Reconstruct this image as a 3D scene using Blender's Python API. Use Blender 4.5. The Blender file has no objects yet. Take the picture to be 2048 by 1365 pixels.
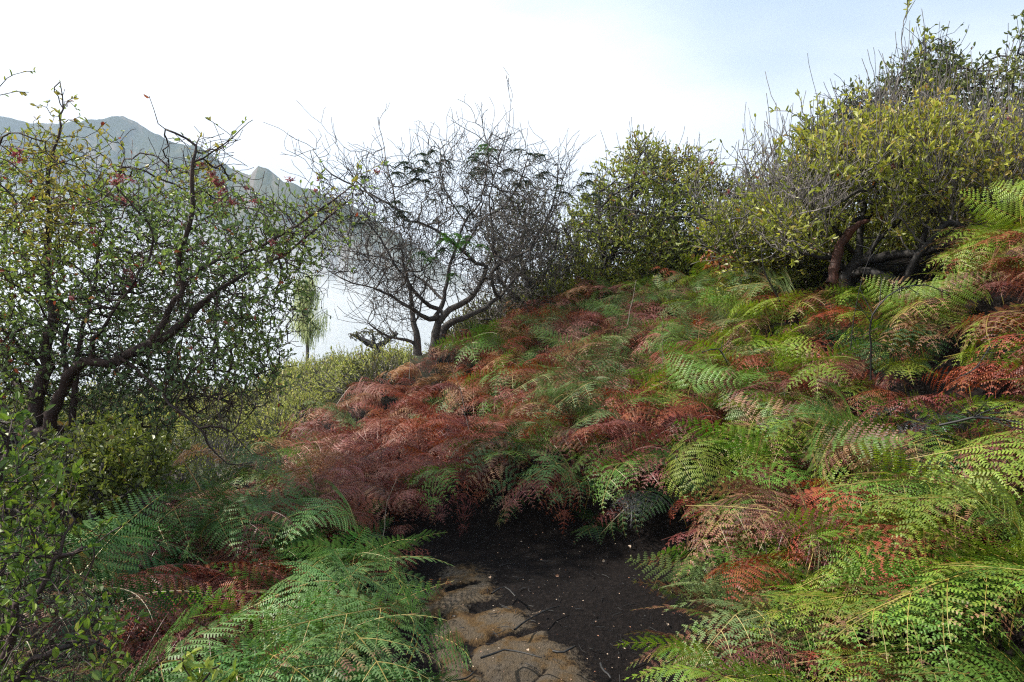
import bpy, math, random
import numpy as np
from mathutils import Vector

S = bpy.context.scene
R = math.radians
rng = np.random.default_rng(7)
random.seed(7)

# ------------------------------------------------------------------ camera
F_PX = 1536.0                      # focal length in pixels of the 2048 wide photograph
PITCH = R(4.5)                     # looking slightly down
CAM_Z = 1.6
cam_data = bpy.data.cameras.new('camera')
cam_data.sensor_width = 36.0
cam_data.lens = 36.0 * F_PX / 2048.0
cam_data.clip_start = 0.05
cam_data.clip_end = 20000
cam = bpy.data.objects.new('camera', cam_data)
S.collection.objects.link(cam)
cam.location = (0, 0, CAM_Z)
cam.rotation_euler = (math.pi / 2 - PITCH, 0, 0)
S.camera = cam

# ------------------------------------------------------------------ sky and sun
SUN_EL, SUN_AZ = R(43), R(-84)     # azimuth from +Y (view direction), negative = left
w = bpy.data.worlds.new('World'); S.world = w
w.use_nodes = True
nt = w.node_tree; nt.nodes.clear()
def N(t, kind, **kw):
    n = t.nodes.new(kind)
    for k, v in kw.items():
        setattr(n, k, v)
    return n
wo = N(nt, 'ShaderNodeOutputWorld'); bg = N(nt, 'ShaderNodeBackground')
sky = N(nt, 'ShaderNodeTexSky', sky_type='NISHITA')
sky.sun_disc = False; sky.sun_elevation = SUN_EL; sky.sun_rotation = SUN_AZ
sky.altitude = 2000; sky.dust_density = 2.0; sky.ozone_density = 1.5
tc = N(nt, 'ShaderNodeTexCoord'); mp = N(nt, 'ShaderNodeMapping')
mp.inputs['Scale'].default_value = (1.0, 1.0, 2.6)
mp.inputs['Location'].default_value = (0.55, 0.2, 0.1)
nz = N(nt, 'ShaderNodeTexNoise'); nz.inputs['Scale'].default_value = 1.7
nz.inputs['Detail'].default_value = 6; nz.inputs['Roughness'].default_value = 0.5
sep = N(nt, 'ShaderNodeSeparateXYZ')
nt.links.new(tc.outputs['Generated'], sep.inputs[0])
nt.links.new(tc.outputs['Generated'], mp.inputs[0]); nt.links.new(mp.outputs[0], nz.inputs[0])
cz = N(nt, 'ShaderNodeMapRange'); cz.inputs[1].default_value = 0.20; cz.inputs[2].default_value = 0.50
cz.inputs[3].default_value = 0.55; cz.inputs[4].default_value = -0.12
nt.links.new(sep.outputs[2], cz.inputs[0])
cx = N(nt, 'ShaderNodeMath', operation='MULTIPLY_ADD'); cx.inputs[1].default_value = -0.55
nt.links.new(sep.outputs[0], cx.inputs[0]); nt.links.new(cz.outputs[0], cx.inputs[2])
ad = N(nt, 'ShaderNodeMath', operation='ADD')
nt.links.new(nz.outputs[0], ad.inputs[0]); nt.links.new(cx.outputs[0], ad.inputs[1])
mr = N(nt, 'ShaderNodeMapRange', interpolation_type='SMOOTHSTEP')
mr.inputs[1].default_value = 0.40; mr.inputs[2].default_value = 0.95
nt.links.new(ad.outputs[0], mr.inputs[0])
SKY_W = 0.15
mx = N(nt, 'ShaderNodeMix', data_type='RGBA')
nt.links.new(mr.outputs[0], mx.inputs[0]); nt.links.new(sky.outputs[0], mx.inputs[6])
mx.inputs[7].default_value = (5.3, 5.4, 5.5, 1)          # thin bright cloud
# the clear part of the sky is veiled by thin cloud too
veil = N(nt, 'ShaderNodeMix', data_type='RGBA'); veil.inputs[0].default_value = 0.85
nt.links.new(sky.outputs[0], veil.inputs[6]); veil.inputs[7].default_value = (2.6, 3.1, 3.55, 1)
nt.links.new(veil.outputs[2], mx.inputs[6])
nt.links.new(mx.outputs[2], bg.inputs[0]); bg.inputs[1].default_value = SKY_W
nt.links.new(bg.outputs[0], wo.inputs[0])

sd = bpy.data.lights.new('sun', 'SUN'); sd.energy = 5.0; sd.angle = R(1.2); sd.color = (1.0, 0.93, 0.82)
sun = bpy.data.objects.new('sun', sd); S.collection.objects.link(sun)
dirv = Vector((math.sin(SUN_AZ) * math.cos(SUN_EL), math.cos(SUN_AZ) * math.cos(SUN_EL), math.sin(SUN_EL)))
sun.rotation_euler = (-dirv).to_track_quat('-Z', 'Y').to_euler(); sun.location = (-6, 3, 12)

S.view_settings.view_transform = 'Standard'; S.view_settings.look = 'None'
S.view_settings.exposure = 0.95; S.view_settings.gamma = 1.0
try:
    S.cycles.max_bounces = 8; S.cycles.diffuse_bounces = 3; S.cycles.glossy_bounces = 2
    S.cycles.transmission_bounces = 3; S.cycles.volume_bounces = 5; S.cycles.transparent_max_bounces = 8
    S.cycles.use_denoising = False
    S.cycles.filter_width = 1.2; S.cycles.sample_clamp_indirect = 3.0; S.cycles.sample_clamp_direct = 12.0
except Exception:
    pass

# ------------------------------------------------------------------ helpers
CP, SP = math.cos(PITCH), math.sin(PITCH)
def P(px, py, d):
    """point seen at photograph pixel (px, py) whose distance along +Y is d"""
    u = (np.asarray(px, float) - 1024) / F_PX; v = (682.5 - np.asarray(py, float)) / F_PX
    t = d / (CP + v * SP)
    return np.stack([u * t, (CP + v * SP) * t, CAM_Z + (-SP + v * CP) * t], -1)
def project(p):
    p = np.asarray(p, float); x = p[..., 0]; y = p[..., 1]; z = p[..., 2] - CAM_Z
    f = y * CP - z * SP; v = y * SP + z * CP
    f = np.where(f < 0.05, 0.05, f)
    return 1024 + F_PX * x / f, 682.5 - F_PX * v / f
def inpoly(px, py, poly):
    px = np.asarray(px, float); py = np.asarray(py, float)
    ins = np.zeros(px.shape, bool); n = len(poly)
    for i in range(n):
        x0, y0 = poly[i]; x1, y1 = poly[(i + 1) % n]
        if y0 == y1: continue
        c = ((y0 > py) != (y1 > py)) & (px < (x1 - x0) * (py - y0) / (y1 - y0) + x0)
        ins ^= c
    return ins
def polydist(px, py, poly):
    """signed distance to a polygon, positive inside"""
    px = np.asarray(px, float); py = np.asarray(py, float); d = np.full(px.shape, 1e9); n = len(poly)
    for i in range(n):
        a = np.array(poly[i], float); b = np.array(poly[(i + 1) % n], float); ab = b - a
        t = np.clip(((px - a[0]) * ab[0] + (py - a[1]) * ab[1]) / (ab @ ab), 0, 1)
        d = np.minimum(d, np.hypot(px - a[0] - t * ab[0], py - a[1] - t * ab[1]))
    return np.where(inpoly(px, py, poly), d, -d)
def vnoise(x, y, seed=0):
    xi = np.floor(x).astype(np.int64); yi = np.floor(y).astype(np.int64); xf = x - xi; yf = y - yi
    def h(a, b):
        n = (a * 374761393 + b * 668265263 + seed * 974711) & 0xffffffff
        n = ((n ^ (n >> 13)) * 1274126177) & 0xffffffff
        return ((n ^ (n >> 16)) & 0xffff) / 65535.0
    u = xf * xf * (3 - 2 * xf); v = yf * yf * (3 - 2 * yf)
    return (h(xi, yi) * (1 - u) + h(xi + 1, yi) * u) * (1 - v) + (h(xi, yi + 1) * (1 - u) + h(xi + 1, yi + 1) * u) * v
def fbm(x, y, octaves=5, seed=0, ridged=False):
    s = 0; a = 0.5; t = 0
    for o in range(octaves):
        n = vnoise(x * 2 ** o, y * 2 ** o, seed + o)
        if ridged: n = 1 - abs(2 * n - 1)
        s = s + a * n; t += a; a *= 0.5
    return s / t

def mesh(name, V, quads=None, tris=None, mats=(), matidx=None, attrs=None, smooth=False):
    me = bpy.data.meshes.new(name)
    V = np.asarray(V, np.float32).reshape(-1, 3)
    loops = []; tot = []
    if quads is not None and len(quads): q = np.asarray(quads, np.int32); loops.append(q.ravel()); tot.append(np.full(len(q), 4))
    if tris is not None and len(tris): q = np.asarray(tris, np.int32); loops.append(q.ravel()); tot.append(np.full(len(q), 3))
    loops = np.concatenate(loops).astype(np.int32); tot = np.concatenate(tot).astype(np.int32)
    start = np.concatenate([[0], np.cumsum(tot)[:-1]]).astype(np.int32)
    me.vertices.add(len(V)); me.vertices.foreach_set('co', V.ravel())
    me.loops.add(len(loops)); me.loops.foreach_set('vertex_index', loops)
    me.polygons.add(len(tot)); me.polygons.foreach_set('loop_start', start); me.polygons.foreach_set('loop_total', tot)
    if matidx is not None: me.polygons.foreach_set('material_index', np.asarray(matidx, np.int32))
    me.polygons.foreach_set('use_smooth', np.full(len(tot), smooth))
    for m in mats: me.materials.append(m)
    for k, a in (attrs or {}).items():
        a = np.asarray(a, np.float32)
        at = me.attributes.new(k, 'FLOAT', 'POINT'); at.data.foreach_set('value', a.ravel())
    me.update(calc_edges=True)
    return me
def link(o, parent=None):
    S.collection.objects.link(o)
    if parent is not None: o.parent = parent
    return o
def obj(name, me, parent=None, loc=None):
    o = bpy.data.objects.new(name, me); link(o, parent)
    if loc is not None: o.location = loc
    return o
def tag(o, label=None, cat=None, group=None, kind=None):
    if label: o['label'] = label
    if cat: o['category'] = cat
    if group: o['group'] = group
    if kind: o['kind'] = kind
    return o
def empty(name, loc, label, cat, group=None):
    o = bpy.data.objects.new(name, None); o.empty_display_size = 0.1; link(o); o.location = loc
    return tag(o, label, cat, group)

# ------------------------------------------------------------------ materials
def new_mat(name):
    m = bpy.data.materials.new(name); m.use_nodes = True; m.node_tree.nodes.clear()
    return m, m.node_tree
def ramp(t, stops, interp='LINEAR'):
    r = N(t, 'ShaderNodeValToRGB'); r.color_ramp.interpolation = interp
    while len(r.color_ramp.elements) < len(stops): r.color_ramp.elements.new(0.5)
    for e, (p, c) in zip(r.color_ramp.elements, stops):
        e.position = p; e.color = (*c, 1)
    return r
def leafy(t, color_socket, rough=0.45, trans=0.35, spec=0.5):
    """diffuse and glossy blade with light passing through it"""
    out = N(t, 'ShaderNodeOutputMaterial'); b = N(t, 'ShaderNodeBsdfPrincipled'); tr = N(t, 'ShaderNodeBsdfTranslucent')
    mix = N(t, 'ShaderNodeMixShader'); mix.inputs[0].default_value = trans
    b.inputs['Roughness'].default_value = rough; b.inputs['Specular IOR Level'].default_value = spec
    t.links.new(color_socket, b.inputs['Base Color'])
    hs = N(t, 'ShaderNodeHueSaturation'); hs.inputs['Saturation'].default_value = 1.1; hs.inputs['Value'].default_value = 1.25
    t.links.new(color_socket, hs.inputs['Color']); t.links.new(hs.outputs[0], tr.inputs['Color'])
    t.links.new(b.outputs[0], mix.inputs[1]); t.links.new(tr.outputs[0], mix.inputs[2]); t.links.new(mix.outputs[0], out.inputs[0])
def leaf_mat(name, stops, rough=0.4, trans=0.35, spec=0.5, interp='LINEAR'):
    m, t = new_mat(name)
    a = N(t, 'ShaderNodeAttribute', attribute_name='rnd'); r = ramp(t, stops, interp)
    t.links.new(a.outputs['Fac'], r.inputs[0]); leafy(t, r.outputs[0], rough, trans, spec)
    return m
def bark_mat(name, c0, c1, scale=14, c2=None):
    m, t = new_mat(name)
    co = N(t, 'ShaderNodeTexCoord'); mpn = N(t, 'ShaderNodeMapping'); mpn.inputs['Scale'].default_value = (1, 1, 0.45)
    n = N(t, 'ShaderNodeTexNoise'); n.inputs['Scale'].default_value = scale; n.inputs['Detail'].default_value = 8
    n.inputs['Roughness'].default_value = 0.65
    t.links.new(co.outputs['Object'], mpn.inputs[0]); t.links.new(mpn.outputs[0], n.inputs[0])
    st = [(0.32, c0), (0.62, c1)] + ([(0.78, c2)] if c2 else [])
    r = ramp(t, st); t.links.new(n.outputs[0], r.inputs[0])
    b = N(t, 'ShaderNodeBsdfPrincipled'); b.inputs['Roughness'].default_value = 0.75
    n2 = N(t, 'ShaderNodeTexNoise'); n2.inputs['Scale'].default_value = 60; n2.inputs['Detail'].default_value = 5
    t.links.new(mpn.outputs[0], n2.inputs[0])
    bp = N(t, 'ShaderNodeBump'); bp.inputs['Strength'].default_value = 0.9; bp.inputs['Distance'].default_value = 0.01
    t.links.new(n2.outputs[0], bp.inputs['Height']); t.links.new(bp.outputs[0], b.inputs['Normal'])
    o = N(t, 'ShaderNodeOutputMaterial'); t.links.new(r.outputs[0], b.inputs['Base Color']); t.links.new(b.outputs[0], o.inputs[0])
    return m
def plain(name, col, rough=0.8):
    m, t = new_mat(name); b = N(t, 'ShaderNodeBsdfPrincipled'); o = N(t, 'ShaderNodeOutputMaterial')
    co = N(t, 'ShaderNodeTexCoord'); n = N(t, 'ShaderNodeTexNoise'); n.inputs['Scale'].default_value = 30
    t.links.new(co.outputs['Object'], n.inputs[0])
    r = ramp(t, [(0.3, tuple(c * 0.7 for c in col)), (0.7, tuple(min(1, c * 1.25) for c in col))])
    t.links.new(n.outputs[0], r.inputs[0]); t.links.new(r.outputs[0], b.inputs['Base Color'])
    b.inputs['Roughness'].default_value = rough; t.links.new(b.outputs[0], o.inputs[0])
    return m

# fern blade: colour comes from the plant's own tint, old parts go brown
def fern_blade_mat():
    m, t = new_mat('fern_blade')
    ti = N(t, 'ShaderNodeAttribute', attribute_name='tint', attribute_type='INSTANCER')
    age = N(t, 'ShaderNodeAttribute', attribute_name='age', attribute_type='INSTANCER')
    tip = N(t, 'ShaderNodeAttribute', attribute_name='tip')
    rn = N(t, 'ShaderNodeAttribute', attribute_name='rnd')
    co = N(t, 'ShaderNodeTexCoord'); oi = N(t, 'ShaderNodeObjectInfo')
    addv = N(t, 'ShaderNodeVectorMath', operation='ADD'); sc = N(t, 'ShaderNodeMath', operation='MULTIPLY'); sc.inputs[1].default_value = 37.0
    t.links.new(oi.outputs['Random'], sc.inputs[0]); t.links.new(co.outputs['Object'], addv.inputs[0]); t.links.new(sc.outputs[0], addv.inputs[1])
    n = N(t, 'ShaderNodeTexNoise'); n.inputs['Scale'].default_value = 7.5; n.inputs['Detail'].default_value = 4
    t.links.new(addv.outputs[0], n.inputs[0])
    a1 = N(t, 'ShaderNodeMath', operation='MULTIPLY_ADD'); a1.inputs[1].default_value = 0.22
    t.links.new(tip.outputs['Fac'], a1.inputs[0]); t.links.new(n.outputs[0], a1.inputs[2])
    a2 = N(t, 'ShaderNodeMath', operation='ADD'); t.links.new(a1.outputs[0], a2.inputs[0]); t.links.new(age.outputs['Fac'], a2.inputs[1])
    ms = N(t, 'ShaderNodeMapRange', interpolation_type='SMOOTHSTEP'); ms.inputs[1].default_value = 0.66; ms.inputs[2].default_value = 0.80
    t.links.new(a2.outputs[0], ms.inputs[0])
    old = ramp(t, [(0.2, (0.085, 0.034, 0.026)), (0.5, (0.16, 0.062, 0.045)), (0.85, (0.30, 0.16, 0.085))]); t.links.new(rn.outputs['Fac'], old.inputs[0])
    mx = N(t, 'ShaderNodeMix', data_type='RGBA'); t.links.new(ms.outputs[0], mx.inputs[0])
    hs = N(t, 'ShaderNodeHueSaturation'); t.links.new(ti.outputs['Color'], hs.inputs['Color'])
    vr = N(t, 'ShaderNodeMapRange'); vr.inputs[3].default_value = 0.72; vr.inputs[4].default_value = 1.3
    t.links.new(rn.outputs['Fac'], vr.inputs[0]); t.links.new(vr.outputs[0], hs.inputs['Value'])
    n5 = N(t, 'ShaderNodeTexNoise'); n5.inputs['Scale'].default_value = 16; n5.inputs['Detail'].default_value = 2; t.links.new(addv.outputs[0], n5.inputs[0])
    hr = N(t, 'ShaderNodeMapRange'); hr.inputs[1].default_value = .25; hr.inputs[2].default_value = .75; hr.inputs[3].default_value = 0.487; hr.inputs[4].default_value = 0.530
    t.links.new(n5.outputs[0], hr.inputs[0]); t.links.new(hr.outputs[0], hs.inputs['Hue'])
    t.links.new(hs.outputs[0], mx.inputs[6]); t.links.new(old.outputs[0], mx.inputs[7])
    leafy(t, mx.outputs[2], 0.5, 0.3, 0.4)
    return m
def fern_stalk_mat():
    m, t = new_mat('fern_stalk')
    ti = N(t, 'ShaderNodeAttribute', attribute_name='stem_tint', attribute_type='INSTANCER')
    b = N(t, 'ShaderNodeBsdfPrincipled'); o = N(t, 'ShaderNodeOutputMaterial'); b.inputs['Roughness'].default_value = 0.45
    t.links.new(ti.outputs['Color'], b.inputs['Base Color']); t.links.new(b.outputs[0], o.inputs[0])
    return m
M_FB = fern_blade_mat(); M_FS = fern_stalk_mat()
M_BARK_DARK = bark_mat('bark_dark', (0.008, 0.007, 0.007), (0.035, 0.030, 0.028), 16, (0.07, 0.06, 0.055))
M_BARK_RED = bark_mat('bark_reddish', (0.012, 0.008, 0.007), (0.052, 0.027, 0.022), 14, (0.11, 0.07, 0.055))
M_BARK_GREY = bark_mat('bark_grey', (0.05, 0.045, 0.042), (0.17, 0.15, 0.14), 20, (0.30, 0.27, 0.25))
M_BARK_BARE = bark_mat('bark_bare_tree', (0.02, 0.017, 0.016), (0.08, 0.068, 0.06), 16, (0.19, 0.16, 0.14))
M_BARK_RUST = bark_mat('bark_rust', (0.02, 0.008, 0.006), (0.09, 0.03, 0.018), 18, (0.14, 0.05, 0.03))
LEFT_STOPS = [(0.0, (0.09, 0.14, 0.065)), (0.30, (0.15, 0.215, 0.08)), (0.55, (0.20, 0.28, 0.075)),
              (0.80, (0.25, 0.32, 0.07)), (0.93, (0.29, 0.31, 0.06)), (0.965, (0.30, 0.12, 0.06)), (1.0, (0.22, 0.05, 0.03))]
M_LEAF_LEFT = leaf_mat('leaf_left_tree', LEFT_STOPS, 0.46, 0.35, 0.4)
M_LEAF_FRONT = leaf_mat('leaf_front_shrub', [(0, (0.055, 0.10, 0.022)), (0.4, (0.12, 0.19, 0.032)), (0.75, (0.25, 0.33, 0.05)), (0.95, (0.38, 0.40, 0.09)), (1, (0.25, 0.09, 0.05))], 0.45, 0.35, 0.4)
M_LEAF_ROUND = leaf_mat('leaf_round_tree', [(0, (0.10, 0.14, 0.03)), (0.4, (0.19, 0.23, 0.045)), (0.8, (0.33, 0.35, 0.07)), (0.95, (0.29, 0.22, 0.06)), (1, (0.16, 0.06, 0.03))], 0.42, 0.35, 0.5)
M_LEAF_RIGHT = leaf_mat('leaf_right_tree', [(0, (0.11, 0.145, 0.024)), (0.4, (0.24, 0.27, 0.045)), (0.8, (0.42, 0.42, 0.08)), (0.95, (0.36, 0.27, 0.07)), (1, (0.2, 0.07, 0.03))], 0.42, 0.4, 0.5)
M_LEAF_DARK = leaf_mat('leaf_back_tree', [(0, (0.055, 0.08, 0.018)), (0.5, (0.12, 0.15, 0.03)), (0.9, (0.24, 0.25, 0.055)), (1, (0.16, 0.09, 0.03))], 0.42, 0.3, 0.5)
M_LEAF_DUSKY = leaf_mat('leaf_dusky_shrub', [(0, (0.03, 0.04, 0.016)), (0.5, (0.075, 0.085, 0.028)), (0.9, (0.14, 0.13, 0.04)), (1, (0.17, 0.09, 0.05))], 0.5, 0.3, 0.4)
M_LEAF_HEATH = leaf_mat('leaf_heath', [(0, (0.17, 0.20, 0.05)), (0.5, (0.30, 0.33, 0.09)), (0.85, (0.45, 0.45, 0.15)), (1, (0.32, 0.24, 0.12))], 0.5, 0.35, 0.4)
M_LEAF_BIP = leaf_mat('leaf_compound', [(0, (0.02, 0.035, 0.016)), (0.6, (0.035, 0.06, 0.022)), (0.8, (0.06, 0.16, 0.025)), (1, (0.11, 0.26, 0.03))], 0.45, 0.35, 0.4)
M_LEAF_CAS = leaf_mat('leaf_casuarina', [(0, (0.32, 0.37, 0.20)), (1, (0.55, 0.58, 0.34))], 0.6, 0.6, 0.3)
M_BLOSSOM = leaf_mat('red_rosette', [(0, (0.18, 0.035, 0.05)), (0.6, (0.30, 0.09, 0.10)), (1, (0.40, 0.22, 0.20))], 0.45, 0.4, 0.4)
M_DRYGRASS = leaf_mat('dry_grass', [(0, (0.28, 0.18, 0.07)), (1, (0.55, 0.42, 0.20))], 0.5, 0.3, 0.4)
M_RUSTLEAF = leaf_mat('rust_leaf', [(0, (0.16, 0.05, 0.02)), (1, (0.36, 0.17, 0.06))], 0.5, 0.3, 0.4)

# ------------------------------------------------------------------ terrain
# (px, py, distance, height of what grows there above the ground)
GP = [
 (1500, 1345, 2.75, .35), (1700, 1330, 2.45, .42), (2000, 1330, 2.25, .42), (2040, 1000, 2.7, .45), (1800, 1000, 3.2, .45),
 (1520, 1000, 3.95, .42), (1400, 1150, 3.6, .12), (1250, 1050, 4.45, .0), (1050, 965, 4.85, .0), (900, 975, 5.0, .03), (760, 1010, 4.9, .05),
 (1050, 850, 4.98, .28), (1300, 850, 4.72, .30), (900, 880, 5.45, .28), (1600, 850, 4.4, .45), (1900, 850, 3.8, .45), (750, 850, 6.2, .42), (900, 780, 6.9, .42),
 (560, 860, 7.0, .35), (600, 950, 5.8, .35), (870, 712, 8.8, .08), (870, 690, 9.3, .08), (1100, 620, 9.2, .40), (1300, 575, 9.2, .40), (1500, 550, 8.2, .40), (1700, 553, 6.7, .10),
 (1700, 572, 6.4, .35), (1900, 530, 5.6, .40), (2040, 410, 5.0, .40), (1200, 710, 6.9, .42), (1500, 710, 5.8, .42), (1800, 710, 4.8, .42), (2000, 710, 4.2, .42),
 (1250, 640, 7.9, .42), (1450, 620, 7.3, .42), (700, 745, 9.6, .25), (520, 835, 8.6, .25), (1190, 590, 11.5, .1), (1450, 530, 11.0, .0),
 (1000, 1300, 3.27, 0), (1300, 1300, 3.27, 0), (1000, 1150, 4.02, 0), (1250, 1150, 3.98, 0), (1000, 1060, 4.72, 0), (880, 1080, 4.55, 0), (1150, 1060, 4.68, 0), (950, 1045, 4.72, 0),
 (60, 892, 4.6, .0), (20, 940, 4.4, .0), (200, 900, 5.3, .15), (300, 950, 5.4, .35), (420, 930, 5.9, .35), (300, 1100, 3.5, .4), (650, 1100, 3.85, .4), (800, 1200, 3.35, .25), (450, 1330, 2.4, .4),
 (700, 1300, 2.75, .4), (850, 1350, 2.85, .1), (100, 1200, 2.5, .55), (0, 1100, 2.7, .5), (160, 1000, 4.0, .4),
 (500, 790, 12, .5), (650, 705, 16, .5), (780, 705, 13, .45), (560, 720, 16, .5), (300, 820, 10, .4), (100, 810, 9, .4), (-200, 800, 8, .4), (200, 740, 17, .5), (0, 730, 18, .5),
 (1000, 660, 15, .3), (1300, 620, 16, .3), (1700, 560, 14, .3), (2200, 420, 10, .3), (2400, 420, 6, .3),
]
gw = np.array([P(a, b, c) - np.array([0, 0, h]) for a, b, c, h in GP])
gw = np.vstack([gw, [(-3, -2, .1), (0, -2, 0), (3, -2, .5), (0, 0, 0), (0.2, 1.5, 0), (-1.5, .8, .05), (2, 1, .3), (-3.5, 1, .3), (4, 1, 1.0), (-6, 2, .6), (6, 3, 1.9), (-8, 5, .4)]])
SC = 5.0
def _U(r2): return 0.5 * r2 * np.log(r2 + 1e-12)
_X = gw[:, :2] / SC; _n = len(_X)
_K = _U(((_X[:, None] - _X[None]) ** 2).sum(-1)) + np.eye(_n) * 0.004
_Pm = np.c_[np.ones(_n), _X]
_A = np.zeros((_n + 3, _n + 3)); _A[:_n, :_n] = _K; _A[:_n, _n:] = _Pm; _A[_n:, :_n] = _Pm.T
_W = np.linalg.solve(_A, np.r_[gw[:, 2], 0, 0, 0])
def base_height(x, y):
    x = np.asarray(x, float); y = np.asarray(y, float); sh = x.shape
    xc = np.clip(x, -9, 8).ravel(); yc = np.clip(y, -2.5, 18).ravel()
    out = np.empty(len(xc))
    for i in range(0, len(xc), 20000):
        q = np.c_[xc[i:i + 20000], yc[i:i + 20000]] / SC
        r2 = ((q[:, None] - _X[None]) ** 2).sum(-1)
        out[i:i + 20000] = _U(r2) @ _W[:_n] + _W[_n] + q @ _W[_n + 1:]
    return out.reshape(sh)
def height(x, y):
    x = np.asarray(x, float); y = np.asarray(y, float)
    z = base_height(x, y)
    far = np.maximum(0, y - 16.5)
    side = np.maximum(0, np.abs(x) - 9)
    drop = -0.55 * far - 0.12 * side * np.clip(far / 20, 0, 1)
    z = np.clip(z, -3, 6) + drop
    z = np.maximum(z, -170 + 14 * fbm(x / 90, y / 90, 4, 5))
    rel = np.clip((np.hypot(x, y) - 1.5) / 3, 0.2, 1)
    return z + 0.05 * (fbm(x * 2.2, y * 2.2, 4, 11) - 0.5) * rel

PATH = [(835, 1150), (830, 1085), (880, 1040), (960, 1010), (1060, 1020), (1180, 1065), (1300, 1120), (1365, 1180), (1385, 1250), (1350, 1330), (1330, 1500), (1300, 3000), (850, 3000), (900, 1500), (880, 1365), (850, 1250)]
ROCK = [(842, 1215), (868, 1180), (905, 1150), (935, 1128), (985, 1150), (1000, 1190), (1040, 1222), (1055, 1238), (1095, 1236), (1108, 1280), (1140, 1300), (1165, 1330), (1185, 1400), (1190, 1500), (900, 1500), (885, 1365), (860, 1300), (838, 1240)]

def axis(lo, hi, step, far_lo, far_hi, g=1.16):
    a = list(np.arange(lo, hi, step)); s = step; v = a[-1]
    while v < far_hi: s *= g; v += s; a.append(v)
    s = step; v = lo; b = []
    while v > far_lo: s *= g; v -= s; b.append(v)
    return np.array(b[::-1] + a)
gx = axis(-1.4, 1.9, 0.026, -2400, 2400); gy = axis(2.3, 5.6, 0.026, -60, 2400)
X, Y = np.meshgrid(gx, gy)
Z = height(X, Y)
ppx, ppy = project(np.stack([X, Y, Z], -1))
near = (Y > 1.2) & (Y < 7)
Z = Z + np.where(near, 0.07 * (fbm(X * 1.3 + 3, Y * 1.3, 4, 91) - .5) + 0.018 * (fbm(X * 7, Y * 7, 5, 93) - .5), 0)
rock = np.where(near, polydist(ppx, ppy, ROCK), -200) + 45 * (fbm(X * 5, Y * 5, 4, 21) - 0.5)
pathd = np.where(near, polydist(ppx, ppy, PATH), -300)
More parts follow.
